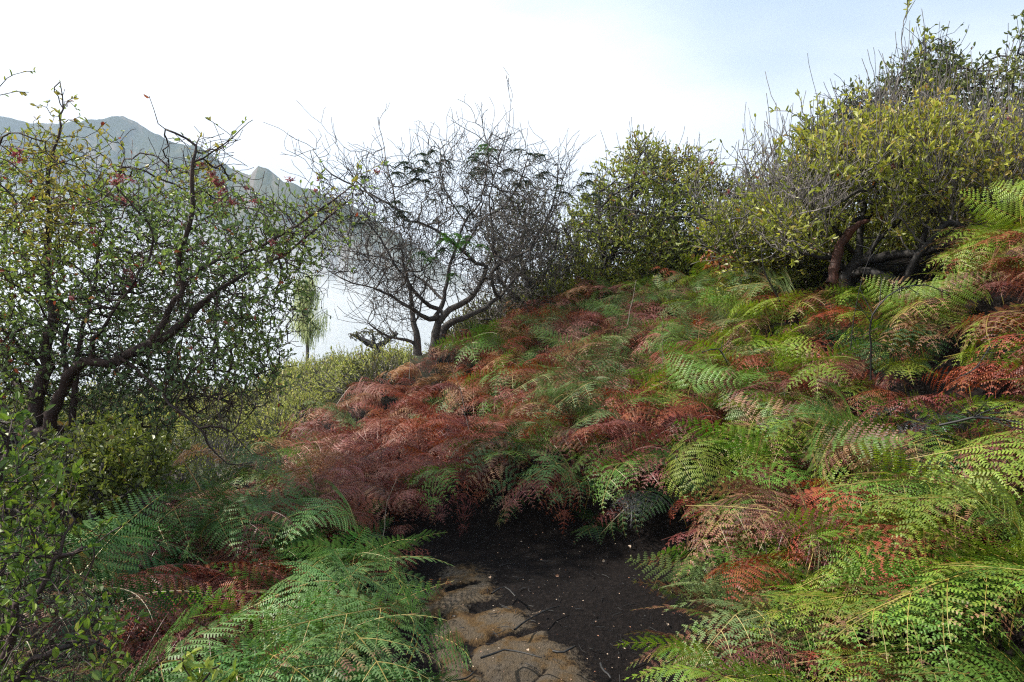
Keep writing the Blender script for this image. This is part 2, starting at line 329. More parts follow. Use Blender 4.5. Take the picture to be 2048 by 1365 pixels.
# stone stands a little proud of the soil, edges broken
rk = np.clip((rock + 4) / 16, 0, 1)
Z = Z + np.where(near, rk * 0.022 + 0.016 * (fbm(X * 9, Y * 9, 5, 31) - 0.5) + rk * 0.012 * (fbm(X * 3.2, Y * 3.2, 3, 41, True) - 0.7), 0)
crack = np.clip((fbm(X * 3.4, Y * 3.4, 3, 77, True) - 0.78) / 0.10, 0, 1)
Z = Z - np.where(near, rk * crack * 0.03, 0)
rock = rock - 85 * crack
nx, ny = len(gx), len(gy)
idx = np.arange(nx * ny).reshape(ny, nx)
q = np.stack([idx[:-1, :-1], idx[:-1, 1:], idx[1:, 1:], idx[1:, :-1]], -1).reshape(-1, 4)
def ground_mat():
    m, t = new_mat('ground_soil')
    co = N(t, 'ShaderNodeTexCoord'); g = N(t, 'ShaderNodeNewGeometry')
    a = N(t, 'ShaderNodeAttribute', attribute_name='rock')
    def noise(sc, det=6, ro=0.6):
        n = N(t, 'ShaderNodeTexNoise'); n.inputs['Scale'].default_value = sc; n.inputs['Detail'].default_value = det
        n.inputs['Roughness'].default_value = ro; t.links.new(co.outputs['Object'], n.inputs[0]); return n
    n1 = noise(7); n2 = noise(45, 6, 0.7); n3 = noise(160, 3); n4 = noise(2.3)
    soil = ramp(t, [(0.3, (0.004, 0.003, 0.003)), (0.5, (0.010, 0.0075, 0.007)), (0.72, (0.024, 0.018, 0.016))]); t.links.new(n2.outputs[0], soil.inputs[0])
    # pale grit scattered in the soil
    v = N(t, 'ShaderNodeTexVoronoi'); v.inputs['Scale'].default_value = 42; t.links.new(co.outputs['Object'], v.inputs['Vector'])
    vm = N(t, 'ShaderNodeMath', operation='LESS_THAN'); vm.inputs[1].default_value = 0.085; t.links.new(v.outputs['Distance'], vm.inputs[0])
    vs = N(t, 'ShaderNodeSeparateColor'); t.links.new(v.outputs['Color'], vs.inputs[0])
    vk = N(t, 'ShaderNodeMath', operation='GREATER_THAN'); vk.inputs[1].default_value = 0.90; t.links.new(vs.outputs[0], vk.inputs[0])
    vg = N(t, 'ShaderNodeMath', operation='MULTIPLY'); t.links.new(vm.outputs[0], vg.inputs[0]); t.links.new(vk.outputs[0], vg.inputs[1])
    s2 = N(t, 'ShaderNodeMix', data_type='RGBA'); t.links.new(vg.outputs[0], s2.inputs[0]); t.links.new(soil.outputs[0], s2.inputs[6]); s2.inputs[7].default_value = (0.22, 0.17, 0.13, 1)
    rockc = ramp(t, [(0.32, (0.06, 0.036, 0.018)), (0.43, (0.13, 0.080, 0.036)), (0.51, (0.125, 0.094, 0.062)), (0.72, (0.125, 0.105, 0.085))]); t.links.new(n1.outputs[0], rockc.inputs[0])
    dk = ramp(t, [(0.33, (0.15, 0.14, 0.13)), (0.40, (0.8, 0.8, 0.8)), (0.6, (1, 1, 1))]); t.links.new(n2.outputs[0], dk.inputs[0])
    rm = N(t, 'ShaderNodeMix', data_type='RGBA', blend_type='MULTIPLY'); rm.inputs[0].default_value = 1
    t.links.new(rockc.outputs[0], rm.inputs[6]); t.links.new(dk.outputs[0], rm.inputs[7])
    # mask = signed distance + noise, crisp
    ma = N(t, 'ShaderNodeMath', operation='MULTIPLY_ADD'); ma.inputs[1].default_value = 110; t.links.new(n2.outputs[0], ma.inputs[0]); t.links.new(a.outputs['Fac'], ma.inputs[2])
    mb = N(t, 'ShaderNodeMath', operation='MULTIPLY_ADD'); mb.inputs[1].default_value = 50; t.links.new(n1.outputs[0], mb.inputs[0]); t.links.new(ma.outputs[0], mb.inputs[2])
    mk = N(t, 'ShaderNodeMapRange', interpolation_type='SMOOTHSTEP'); mk.inputs[1].default_value = 68; mk.inputs[2].default_value = 104; t.links.new(mb.outputs[0], mk.inputs[0])
    c = N(t, 'ShaderNodeMix', data_type='RGBA'); t.links.new(mk.outputs[0], c.inputs[0]); t.links.new(s2.outputs[2], c.inputs[6]); t.links.new(rm.outputs[2], c.inputs[7])
    # distance from the path: low plants make far ground green-brown
    sp = N(t, 'ShaderNodeSeparateXYZ'); t.links.new(g.outputs['Position'], sp.inputs[0])
    fy = N(t, 'ShaderNodeMapRange'); fy.inputs[1].default_value = 8; fy.inputs[2].default_value = 12; t.links.new(sp.outputs[1], fy.inputs[0])
    heath = ramp(t, [(0.35, (0.035, 0.045, 0.018)), (0.6, (0.09, 0.10, 0.035)), (0.75, (0.15, 0.12, 0.07))]); t.links.new(n4.outputs[0], heath.inputs[0])
    c2 = N(t, 'ShaderNodeMix', data_type='RGBA'); t.links.new(fy.outputs[0], c2.inputs[0]); t.links.new(c.outputs[2], c2.inputs[6]); t.links.new(heath.outputs[0], c2.inputs[7])
    b = N(t, 'ShaderNodeBsdfPrincipled'); b.inputs['Roughness'].default_value = 0.9; b.inputs['Specular IOR Level'].default_value = 0.12
    t.links.new(c2.outputs[2], b.inputs['Base Color'])
    hb = N(t, 'ShaderNodeMath', operation='MULTIPLY_ADD'); hb.inputs[1].default_value = 0.35; t.links.new(n3.outputs[0], hb.inputs[0]); t.links.new(n2.outputs[0], hb.inputs[2])
    bp = N(t, 'ShaderNodeBump'); bp.inputs['Strength'].default_value = 1.0; bp.inputs['Distance'].default_value = 0.03
    t.links.new(hb.outputs[0], bp.inputs['Height']); t.links.new(bp.outputs[0], b.inputs['Normal'])
    o = N(t, 'ShaderNodeOutputMaterial'); t.links.new(b.outputs[0], o.inputs[0])
    return m
go = obj('ground', mesh('ground', np.stack([X, Y, Z], -1), quads=q, mats=[ground_mat()], attrs={'rock': rock}, smooth=True))
tag(go, 'dark burnt soil of the path with worn tan rock showing through', None, None, 'structure')

# ------------------------------------------------------------------ mountain
RIDGE = [(-900, 260, 1500), (-500, 200, 1450), (-200, 215, 1350), (0, 232, 1250), (60, 247, 1200), (130, 245, 1180), (190, 240, 1150), (245, 231, 1120), (300, 262, 1050), (345, 285, 1000), (400, 296, 960),
         (470, 338, 900), (500, 352, 860), (515, 333, 850), (540, 342, 835), (565, 362, 810), (620, 376, 780), (680, 402, 730), (740, 432, 690), (800, 472, 640), (900, 540, 590), (1050, 640, 540), (1250, 760, 480)]
rp = np.array([P(*r) for r in RIDGE])
NU, NV = 420, 150
uu = np.linspace(0, 1, NU); seg = np.linspace(0, 1, len(rp))
# arc-length param by px
pxs = np.array([r[0] for r in RIDGE], float); s = (pxs - pxs[0]) / (pxs[-1] - pxs[0])
rx, ry, rz = [np.interp(uu, s, rp[:, k]) for k in range(3)]
rz = rz + 5.0 * (fbm(uu * 90, uu * 0 + 3, 4, 3) - 0.5) + 3.0 * (fbm(uu * 26, uu * 0 + 9, 3, 5) - 0.5)
vv = np.concatenate([np.linspace(-0.35, 0, 25)[:-1], np.linspace(0, 1, NV)])
U_, V_ = np.meshgrid(uu, vv)
run = 560.0
mxx = rx[None] + V_ * run * 0.10 + 0 * U_; myy = ry[None] - V_ * run
g1 = fbm(U_ * 15 + V_ * 1.2, V_ * 2.2, 5, 51, True); g2 = fbm(U_ * 52 + V_ * 3, V_ * 9, 5, 61, True); g3 = fbm(U_ * 150, V_ * 40, 4, 71)
fall = np.abs(V_) ** 0.92 * 400
amp = np.clip(np.abs(V_) / 0.12, 0, 1)
mzz = rz[None] - fall + amp * ((g1 - 0.62) * 110 * np.clip(V_ + .35, 0.2, 1) + (g2 - 0.6) * 26 + (g3 - 0.5) * 9) + (g3 - .5) * 3
idx = np.arange(len(vv) * NU).reshape(len(vv), NU)
q = np.stack([idx[:-1, :-1], idx[1:, :-1], idx[1:, 1:], idx[:-1, 1:]], -1).reshape(-1, 4)
def mountain_mat():
    m, t = new_mat('mountain_slope')
    co = N(t, 'ShaderNodeTexCoord'); n = N(t, 'ShaderNodeTexNoise'); n.inputs['Scale'].default_value = 0.012; n.inputs['Detail'].default_value = 9; n.inputs['Roughness'].default_value = 0.62
    t.links.new(co.outputs['Object'], n.inputs[0])
    r = ramp(t, [(0.32, (0.020, 0.028, 0.018)), (0.5, (0.04, 0.052, 0.028)), (0.62, (0.07, 0.075, 0.04)), (0.74, (0.13, 0.11, 0.08))]); t.links.new(n.outputs[0], r.inputs[0])
    g = N(t, 'ShaderNodeNewGeometry'); sp = N(t, 'ShaderNodeSeparateXYZ'); t.links.new(g.outputs['True Normal'], sp.inputs[0])
    st = N(t, 'ShaderNodeMapRange'); st.inputs[1].default_value = 0.62; st.inputs[2].default_value = 0.42; t.links.new(sp.outputs[2], st.inputs[0])
    mx_ = N(t, 'ShaderNodeMix', data_type='RGBA'); t.links.new(st.outputs[0], mx_.inputs[0]); t.links.new(r.outputs[0], mx_.inputs[6]); mx_.inputs[7].default_value = (0.13, 0.11, 0.085, 1)
    b = N(t, 'ShaderNodeBsdfPrincipled'); b.inputs['Roughness'].default_value = 0.95; b.inputs['Specular IOR Level'].default_value = 0.1
    n2 = N(t, 'ShaderNodeTexNoise'); n2.inputs['Scale'].default_value = 0.15; n2.inputs['Detail'].default_value = 6; t.links.new(co.outputs['Object'], n2.inputs[0])
    bp = N(t, 'ShaderNodeBump'); bp.inputs['Distance'].default_value = 2.5; bp.inputs['Strength'].default_value = .6; t.links.new(n2.outputs[0], bp.inputs['Height']); t.links.new(bp.outputs[0], b.inputs['Normal'])
    t.links.new(mx_.outputs[2], b.inputs['Base Color']); o = N(t, 'ShaderNodeOutputMaterial'); t.links.new(b.outputs[0], o.inputs[0])
    return m
mo = obj('mountain', mesh('mountain', np.stack([mxx, myy, mzz], -1), quads=q, mats=[mountain_mat()], smooth=True))
tag(mo, 'steep green ridge with a pointed summit rising out of the fog', None, None, 'structure')

# ------------------------------------------------------------------ trees
def catmull(pts, step):
    pts = np.asarray(pts, float)
    if len(pts) == 2: ext = np.vstack([2 * pts[0] - pts[1], pts, 2 * pts[1] - pts[0]])
    else: ext = np.vstack([2 * pts[0] - pts[1], pts, 2 * pts[-1] - pts[-2]])
    out = []
    for i in range(1, len(ext) - 2):
        p0, p1, p2, p3 = ext[i - 1:i + 3]
        n = max(2, int(np.linalg.norm(p2[:3] - p1[:3]) / step))
        for k in range(n):
            t = k / n
            out.append(0.5 * ((2 * p1) + (-p0 + p2) * t + (2 * p0 - 5 * p1 + 4 * p2 - p3) * t * t + (-p0 + 3 * p1 - 3 * p2 + p3) * t ** 3))
    out.append(ext[-2]); return np.array(out)
def tubes(chains, sides_fn=None):
    """chains: list of (points, radii) -> V, quads"""
    Vs = []; Qs = []; off = 0
    for pts, rad in chains:
        n = len(pts)
        if n < 2: continue
        rmax = rad.max(); k = 3 if rmax < 0.006 else (4 if rmax < 0.014 else (6 if rmax < 0.03 else 10))
        tan = np.gradient(pts, axis=0); tan /= np.linalg.norm(tan, axis=1)[:, None] + 1e-9
        ref = np.array([0.31, 0.17, 0.93]) if abs(tan[0, 2]) < 0.9 else np.array([1.0, 0.1, 0.05])
        a = np.cross(tan[0], ref); a /= np.linalg.norm(a)
        A = np.empty((n, 3))
        for i in range(n):
            a = a - tan[i] * (a @ tan[i]); a /= np.linalg.norm(a) + 1e-9; A[i] = a
        B = np.cross(tan, A)
        th = np.arange(k) * 2 * math.pi / k
        rr = rad[:, None] * np.ones(k)[None]
        if k >= 6: rr = rr * (1 + 0.16 * (rng.random((n, k)) - 0.5) + 0.10 * np.sin(th * 2 + rng.random() * 6)[None])
        ring = pts[:, None] + rr[..., None] * (np.cos(th)[None, :, None] * A[:, None] + np.sin(th)[None, :, None] * B[:, None])
        Vs.append(ring.reshape(-1, 3))
        i0 = off + np.arange(n - 1)[:, None] * k + np.arange(k)[None]; i1 = off + np.arange(n - 1)[:, None] * k + (np.arange(k)[None] + 1) % k
        Qs.append(np.stack([i0, i1, i1 + k, i0 + k], -1).reshape(-1, 4))
        # end cap as one closing ring quad strip to the centre
        Vs.append(pts[-1:] + tan[-1:] * rad[-1]); c = off + n * k
        l = off + (n - 1) * k + np.arange(k); Qs.append(np.stack([l, np.roll(l, -1), np.full(k, c), np.full(k, c)], -1))
        off += n * k + 1
    V = np.concatenate(Vs); Q = np.concatenate(Qs)
    quad = Q[Q[:, 2] != Q[:, 3]]; tri = Q[Q[:, 2] == Q[:, 3]][:, :3]
    return V, quad, tri
def colonize(pos, par, A, di, dk, step, iters, rnd=0.25, up=0.0, r=None):
    pos = [np.array(p) for p in pos]; par = list(par); nch = {}
    arr = np.array(pos); alive = np.ones(len(A), bool)
    nd = np.full(len(A), 1e9); ni = np.zeros(len(A), int)
    for i in range(0, len(arr), 200):
        d = np.linalg.norm(A[:, None] - arr[None, i:i + 200], axis=2); j = d.argmin(1); m = d[np.arange(len(A)), j]
        u = m < nd; nd[u] = m[u]; ni[u] = j[u] + i
    for it in range(iters):
        act = alive & (nd < di) & (nd > dk)
        alive &= nd > dk
        if not act.any(): break
        ids = ni[act]; dv = A[act] - arr[ids]; dv /= np.linalg.norm(dv, axis=1)[:, None]
        un, inv = np.unique(ids, return_inverse=True)
        sm = np.zeros((len(un), 3)); np.add.at(sm, inv, dv); cnt = np.bincount(inv)
        sm /= cnt[:, None]; sm += r.normal(0, rnd, sm.shape); sm[:, 2] += up
        sm /= np.linalg.norm(sm, axis=1)[:, None] + 1e-9
        ok = np.array([nch.get(int(i), 0) < 3 for i in un]); 
        # attractors stuck on saturated nodes are dropped
        if (~ok).any(): alive[act] &= ok[inv]
        un = un[ok]; sm = sm[ok]
        if not len(un): break
        new = arr[un] + sm * step * (0.8 + 0.4 * r.random((len(un), 1)))
        base = len(arr)
        for i, u in enumerate(un): nch[int(u)] = nch.get(int(u), 0) + 1; par.append(int(u))
        arr = np.vstack([arr, new])
        al = np.where(alive)[0]
        d = np.linalg.norm(A[al][:, None] - new[None], axis=2); j = d.argmin(1); m = d[np.arange(len(al)), j]
        u = m < nd[al]; nd[al[u]] = m[u]; ni[al[u]] = j[u] + base
    return arr, np.array(par)
def sample_env(poly, d0, d1, n, r, dens=None, shell=0.0):
    xs = [p[0] for p in poly]; ys = [p[1] for p in poly]; out = []
    got = 0; dm = (d0 + d1) / 2; hw = (d1 - d0) / 2
    while got < n:
        px = r.uniform(min(xs), max(xs), n * 2); py = r.uniform(min(ys), max(ys), n * 2)
        sd = polydist(px, py, poly); k = sd > 0
        if dens is not None: k &= r.random(len(px)) < dens(px, py)
        k &= (fbm(px / 75 + 50, py / 60 + 50, 3, 9) + 0.0015 * np.minimum(sd, 100) - .5 > r.uniform(-.28, .13, len(px)))
        px, py, sd = px[k], py[k], sd[k]
        half = hw * np.sqrt(np.clip(sd / (sd.max() * 0.6 + 1e-6), 0.04, 1))
        d = dm + r.uniform(-1, 1, len(px)) * half
        out.append(P(px, py, d)); got += len(px)
    return np.concatenate(out)[:n]
def build_limbs(limbs, step, r, crook=0.012):
    pos = []; par = []; rad = []
    for L in limbs:
        w_ = np.array([[*P(a, b, d), rr] for a, b, d, rr in L]); c = catmull(w_, step)
        jit = np.cumsum(r.normal(0, crook, (len(c), 3)), 0); jit -= np.linspace(0, 1, len(c))[:, None] * jit[-1]
        c[:, :3] += jit * 0.7
        if pos:
            arr = np.array(pos); j = int(np.linalg.norm(arr - c[0, :3], axis=1).argmin()); prev = j
        else: prev = -1
        for k, row in enumerate(c):
            if k == 0 and prev >= 0 and np.linalg.norm(pos[prev] - row[:3]) < step * .5: continue
            pos.append(row[:3]); par.append(prev); rad.append(max(row[3], 0.0015)); prev = len(pos) - 1
    return pos, par, rad
def add_twigs(arr, par, sel, lmin, lmax, r, up=.25, spread=.7, k=4, wob=.25, out=None, outw=0.0):
    n = len(arr); td = arr[sel] - arr[par[sel]]; td /= np.linalg.norm(td, axis=1)[:, None] + 1e-9
    d = td * .6 + r.normal(0, spread, td.shape); d[:, 2] += up
    if out is not None:
        o = arr[sel] - out; o /= np.linalg.norm(o, axis=1)[:, None] + 1e-9; d += o * outw
    d /= np.linalg.norm(d, axis=1)[:, None]
    ln = r.uniform(lmin, lmax, (len(sel), 1)) / k; p = arr[sel]; pi = np.asarray(sel); A_ = [arr]; P_ = [par]
    for i in range(k):
        d = d + r.normal(0, wob, d.shape); d[:, 2] += up * .25; d /= np.linalg.norm(d, axis=1)[:, None]; p = p + d * ln
        A_.append(p); P_.append(pi); pi = n + i * len(sel) + np.arange(len(sel))
    return np.vstack(A_), np.concatenate(P_)
def finish_tree(arr, par, limb_r, tip_r, pexp=2.7):
    n = len(arr); acc = np.zeros(n); r_ = np.zeros(n)
    kids = [[] for _ in range(n)]
    for i in range(n):
        if par[i] >= 0: kids[par[i]].append(i)
    for i in range(n - 1, -1, -1):
        # limbs listed first can have parents listed later only inside limbs, so order is safe
        r_[i] = tip_r if not kids[i] else max(tip_r, acc[i] ** (1 / pexp))
        if i < len(limb_r): r_[i] = limb_r[i] if limb_r[i] > 0.008 else max(limb_r[i], min(r_[i], limb_r[i] * 1.6))
        if par[i] >= 0: acc[par[i]] += r_[i] ** pexp
    chains = []; stack = [i for i in range(n) if par[i] < 0]; starts = [(i, None) for i in stack]
    while starts:
        i, p = starts.pop(); ch = [i]
        pts = [] if p is None else [arr[p]]
        rr = [] if p is None else [r_[i]]
        while True:
            pts.append(arr[i]); rr.append(r_[i])
            if not kids[i]: break
            ks = sorted(kids[i], key=lambda k: (-r_[k], k))
            for k in ks[1:]: starts.append((k, i))
            i = ks[0]
        rr = np.array(rr); rr = np.minimum.accumulate(rr) if len(rr) > 1 else rr
        chains.append((np.array(pts), rr))
    return r_, kids, chains
def leaves_mesh(name, O, D, L, W, mat, r, rnd=None, fold=0.25, droop=0.15, loc=None):
    """each leaf: six-vertex folded blade"""
    n = len(O); D = D / (np.linalg.norm(D, axis=1)[:, None] + 1e-9)
    Rn = r.normal(0, 1, (n, 3)); Rn[:, 2] += 1.0
    Sd = np.cross(D, Rn); Sd /= np.linalg.norm(Sd, axis=1)[:, None] + 1e-9
    Nn = np.cross(Sd, D)
    L = L[:, None]; W = W[:, None]
    v = [O, O + D * L * .30 + Sd * W * .5 + Nn * W * fold, O + D * L * .72 + Sd * W * .42 + Nn * (W * fold - L * droop * .5),
         O + D * L - Nn * L * droop, O + D * L * .72 - Sd * W * .42 + Nn * (W * fold - L * droop * .5), O + D * L * .30 - Sd * W * .5 + Nn * W * fold]
    V = np.stack(v, 1).reshape(-1, 3); b = np.arange(n)[:, None] * 6
    Q = np.concatenate([b + np.array([[0, 1, 2, 3]]), b + np.array([[0, 3, 4, 5]])])
    if rnd is None: rnd = r.random(n)
    if loc is not None: V = V - np.asarray(loc)
    return mesh(name, V, quads=Q, mats=[mat], attrs={'rnd': np.repeat(rnd, 6)}, smooth=False)
ROSE = []
for i in range(3):
    k = 26; q_ = np.random.default_rng(i); D = q_.normal(0, 1, (k, 3)); D[:, 2] = abs(D[:, 2]) * .7 + .15; L_ = q_.uniform(.020, .034, k)
    ROSE.append(leaves_mesh('red_rosette', q_.normal(0, .012, (k, 3)), D, L_, L_ * .36, M_BLOSSOM, q_, q_.random(k)))
def tree(name, label, cat, limbs, envs, bark, leafmat, seed, step=0.07, di=0.7, dk=0.10, iters=70, tip=0.0022, per=3, ll=0.035, lw=0.016,
         leaf_r=0.006, up=0.08, rnd=0.3, group=None, leaf_prob=None, blossoms=0, crook=0.012, tone=None, foliage=True, blossom_where=None, tips_extra=4, fine=None, twig=None, clump=.44, rs=1.0, twig_py=-999, rose_at=(), bare=None):
    r = np.random.default_rng(seed)
    pos, par, lr = build_limbs(limbs, step, r, crook)
    lr = [max(.0015, q * rs) for q in lr]
    A = np.concatenate([sample_env(*e[:4], r, *e[4:]) for e in envs])
    arr, par = colonize(pos, par, A, di, dk, step, iters, rnd, up, r)
    for (frac, l0, l1, upw, spr, outw) in (twig or []):
        n0 = len(arr); lr_all = np.zeros(n0); lr_all[:len(lr)] = lr
        cand = np.where((lr_all < .016) & (par >= 0) & (project(arr)[1] > twig_py))[0]; m_ = int(len(cand) * frac); sel = r.choice(cand, m_, replace=frac > 1)
        arr, par = add_twigs(arr, par, sel, l0, l1, r, up=upw, spread=spr, out=arr[0], outw=outw)
    n_leaf = len(arr)
    if bare:
        cand = np.where((par >= 0) & (np.arange(len(arr)) > len(lr)))[0]; sel = r.choice(cand, int(len(cand) * bare[0])); arr, par = add_twigs(arr, par, sel, bare[1], bare[2], r, up=bare[3], spread=bare[4], out=arr[0], outw=.2, k=5, wob=.10)
    rr, kids, chains = finish_tree(arr, par, lr, tip)
    loc = arr[0].copy()
    root = empty(name, loc, label, cat, group)
    thick = [c for c in chains if c[1].max() > 0.012] or chains[:1]; thin = [c for c in chains if c[1].max() <= 0.012]
    V, Q, T = tubes(thick); obj('trunk', mesh('trunk', V - loc, Q, T, mats=[bark], smooth=True), root)
    if thin:
        V, Q, T = tubes(thin); obj('twigs', mesh('twigs', V - loc, Q, T, mats=[fine or bark], smooth=True), root)
    n = len(arr); tips = np.array([i for i in range(n) if not kids[i]])
    small = np.array([i for i in range(n) if rr[i] < leaf_r and par[i] >= 0])
    print(name, 'nodes', n, 'tips', len(tips), 'leaf nodes', len(small))
    if foliage:
        src = np.concatenate([np.repeat(small, per), np.repeat(tips, tips_extra)]); src = src[src < n_leaf]
        if clump:
            q3 = arr[src] * 3.1 + 60; g_ = fbm(q3[:, 0] + .6 * q3[:, 1], q3[:, 2] - .5 * q3[:, 1], 3, seed + 3); src = src[g_ > r.uniform(clump - .10, clump + .10, len(src))]
        if leaf_prob is not None:
            px, py = project(arr[src]); src = src[r.random(len(src)) < leaf_prob(px, py)]
        td = arr[src] - arr[par[src]]; td /= np.linalg.norm(td, axis=1)[:, None] + 1e-9
        O = arr[src] - td * (r.random((len(src), 1)) * step)
        D = td * r.uniform(0.2, 1.2, (len(src), 1)) + r.normal(0, 0.55, (len(src), 3)); D[:, 2] += 0.25
        L = ll * r.uniform(0.55, 1.25, len(src)); W = L * (lw / ll) * r.uniform(0.8, 1.25, len(src))
        # tone varies in clumps and leaf by leaf
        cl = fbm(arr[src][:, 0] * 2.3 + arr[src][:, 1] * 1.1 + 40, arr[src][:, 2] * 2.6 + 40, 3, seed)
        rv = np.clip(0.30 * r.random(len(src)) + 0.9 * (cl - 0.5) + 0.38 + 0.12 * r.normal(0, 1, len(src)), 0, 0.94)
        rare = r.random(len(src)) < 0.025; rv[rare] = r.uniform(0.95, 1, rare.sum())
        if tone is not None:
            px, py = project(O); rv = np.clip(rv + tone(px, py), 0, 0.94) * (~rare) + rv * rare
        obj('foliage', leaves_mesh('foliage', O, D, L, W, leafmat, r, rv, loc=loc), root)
        print('   leaves', len(O))
    for (bx, by, bd_) in rose_at:
        for _ in range(5):
            b_ = obj('red_rosette', ROSE[r.integers(3)], root); b_.location = (P(bx + r.normal(0, 11), by + r.normal(0, 8), bd_ + r.normal(0, .04)) - loc).tolist(); b_.rotation_euler = (r.normal(0, .4), r.normal(0, .4), r.uniform(0, 6)); b_.scale = (r.uniform(.55, .95),) * 3
    if blossoms:
        c = tips
        if blossom_where is not None:
            px, py = project(arr[c]); c = c[blossom_where(px, py)]
        c = r.choice(c, min(blossoms, len(c)), replace=False)
        for i in c:
            b_ = obj('red_rosette', ROSE[r.integers(3)], root); b_.location = (arr[i] - loc).tolist(); b_.rotation_euler = (r.normal(0, .4), r.normal(0, .4), r.uniform(0, 6)); b_.scale = (r.uniform(.5, .95),) * 3
    return root, arr, par, tips

def step_dens(*zones, default=1.0):
    def f(px, py):
        o = np.full(np.shape(px), float(default))
        for poly, v in zones: o = np.where(inpoly(px, py, poly), v, o)
        return o
    return f
# -- the big tree at the left
D0 = 4.7
L = lambda pts, d=D0: [(a, b, (c if c else d), e * .74) for a, b, c, e in pts]
left_limbs = [
 L([(15, 945, 0, .085), (60, 885, 0, .075), (100, 862, 0, .058)]),
 L([(60, 880, 0, .065), (72, 800, 4.75, .058), (88, 740, 4.8, .052), (85, 690, 4.8, .048), (92, 640, 4.8, .042), (76, 560, 4.85, .032), (80, 470, 4.85, .026), (86, 370, 4.8, .019), (100, 290, 4.8, .012), (122, 215, 4.8, .007), (120, 165, 4.8, .003)]),
 L([(98, 862, 0, .052), (118, 775, 4.6, .040), (128, 735, 4.55, .044), (158, 712, 4.5, .044), (235, 706, 4.5, .040), (305, 675, 4.5, .038), (350, 650, 4.55, .032), (400, 612, 4.6, .028), (435, 588, 4.65, .019), (500, 545, 4.8, .014), (575, 500, 4.9, .009), (640, 450, 5.0, .006), (705, 395, 5.0, .004)]),
 L([(100, 860, 0, .04), (148, 850, 4.8, .034), (158, 790, 4.85, .030), (168, 730, 4.9, .027), (180, 640, 5.0, .02), (205, 520, 5.1, .014), (240, 400, 5.1, .009), (250, 300, 5.1, .004)]),
 L([(306, 673, 4.5, .028), (322, 640, 4.5, .024), (345, 600, 4.5, .022), (360, 572, 4.5, .020), (352, 520, 4.5, .019), (377, 422, 4.45, .017), (388, 334, 4.45, .014), (390, 296, 4.45, .010), (345, 265, 4.4, .006), (312, 245, 4.4, .004), (298, 192, 4.4, .002)]),
 L([(390, 330, 4.45, .009), (440, 290, 4.4, .006), (478, 262, 4.4, .004), (506, 240, 4.4, .002)]),
 L([(360, 572, 4.5, .017), (400, 545, 4.6, .014), (455, 520, 4.7, .013), (530, 485, 4.7, .011), (615, 445, 4.75, .009), (690, 392, 4.8, .006), (728, 345, 4.8, .003)]),
 L([(235, 706, 4.5, .018), (270, 742, 4.4, .014), (330, 800, 4.3, .011), (405, 855, 4.2, .010), (420, 890, 4.2, .007), (460, 930, 4.2, .005), (505, 925, 4.2, .003)]),
 L([(405, 855, 4.2, .008), (470, 868, 4.25, .006), (505, 910, 4.25, .003)]),
 L([(240, 706, 4.5, .020), (310, 742, 4.7, .015), (375, 735, 4.8, .013), (440, 745, 4.9, .010), (500, 765, 5.0, .007), (560, 735, 5.0, .004)]),
 L([(88, 740, 4.8, .02), (40, 690, 4.7, .015), (0, 655, 4.6, .012), (-80, 600, 4.6, .007)]),
 L([(130, 735, 4.55, .022), (120, 690, 4.6, .02), (135, 650, 4.6, .015), (95, 640, 4.6, .010), (30, 665, 4.6, .007)]),
 L([(190, 690, 4.5, .022), (200, 676, 4.4, .02), (225, 640, 4.4, .012), (265, 560, 4.4, .009), (300, 460, 4.4, .006), (230, 370, 4.3, .004)]),
 L([(70, 800, 4.75, .03), (20, 740, 4.9, .018), (-60, 600, 5.0, .014), (-70, 420, 4.8, .011), (-30, 330, 4.6, .009), (25, 268, 4.5, .007), (90, 285, 4.5, .003)]),
 L([(-70, 420, 4.8, .008), (-60, 300, 4.3, .006), (-30, 205, 4.1, .005), (15, 192, 4.1, .003), (58, 185, 4.1, .002)]),
 L([(-30, 205, 4.1, .004), (10, 160, 4.1, .003), (70, 142, 4.1, .002)]),
 L([(150, 850, 4.8, .016), (250, 842, 4.9, .012), (330, 815, 5.0, .009), (420, 800, 5.1, .006), (490, 830, 5.1, .003)]),
]
LEFT_POLY = [(-200, 420), (-60, 300), (30, 250), (110, 165), (160, 180), (205, 230), (240, 330), (330, 330), (400, 290), (500, 262), (470, 350), (560, 400), (700, 350), (725, 372), (690, 470), (650, 560), (640, 600), (610, 660), (560, 710), (560, 790), (470, 850), (400, 850), (250, 880), (170, 850), (100, 800), (-200, 850)]
ldens = step_dens(([(-300, 100), (800, 100), (800, 330), (-300, 330)], 0.30), ([(-300, 330), (800, 330), (800, 400), (-300, 400)], 0.65), ([(500, 650), (700, 650), (700, 900), (420, 900)], .55))
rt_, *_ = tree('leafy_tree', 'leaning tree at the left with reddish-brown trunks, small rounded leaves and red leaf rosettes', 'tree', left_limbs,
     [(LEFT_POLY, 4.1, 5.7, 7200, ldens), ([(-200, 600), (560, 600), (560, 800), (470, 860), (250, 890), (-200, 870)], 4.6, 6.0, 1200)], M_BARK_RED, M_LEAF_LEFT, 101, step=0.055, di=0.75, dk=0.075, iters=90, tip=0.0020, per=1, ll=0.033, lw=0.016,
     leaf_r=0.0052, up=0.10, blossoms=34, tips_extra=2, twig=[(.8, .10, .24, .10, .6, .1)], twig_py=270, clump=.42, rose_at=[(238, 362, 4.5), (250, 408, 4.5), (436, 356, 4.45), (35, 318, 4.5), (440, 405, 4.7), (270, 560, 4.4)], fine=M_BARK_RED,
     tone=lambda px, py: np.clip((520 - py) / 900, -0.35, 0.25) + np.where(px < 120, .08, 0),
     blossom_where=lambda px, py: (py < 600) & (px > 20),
     leaf_prob=step_dens(([(350, 780), (560, 780), (560, 960), (350, 960)], 0.12), ([(280, 180), (520, 180), (520, 330), (280, 330)], 0.3), default=1.0))

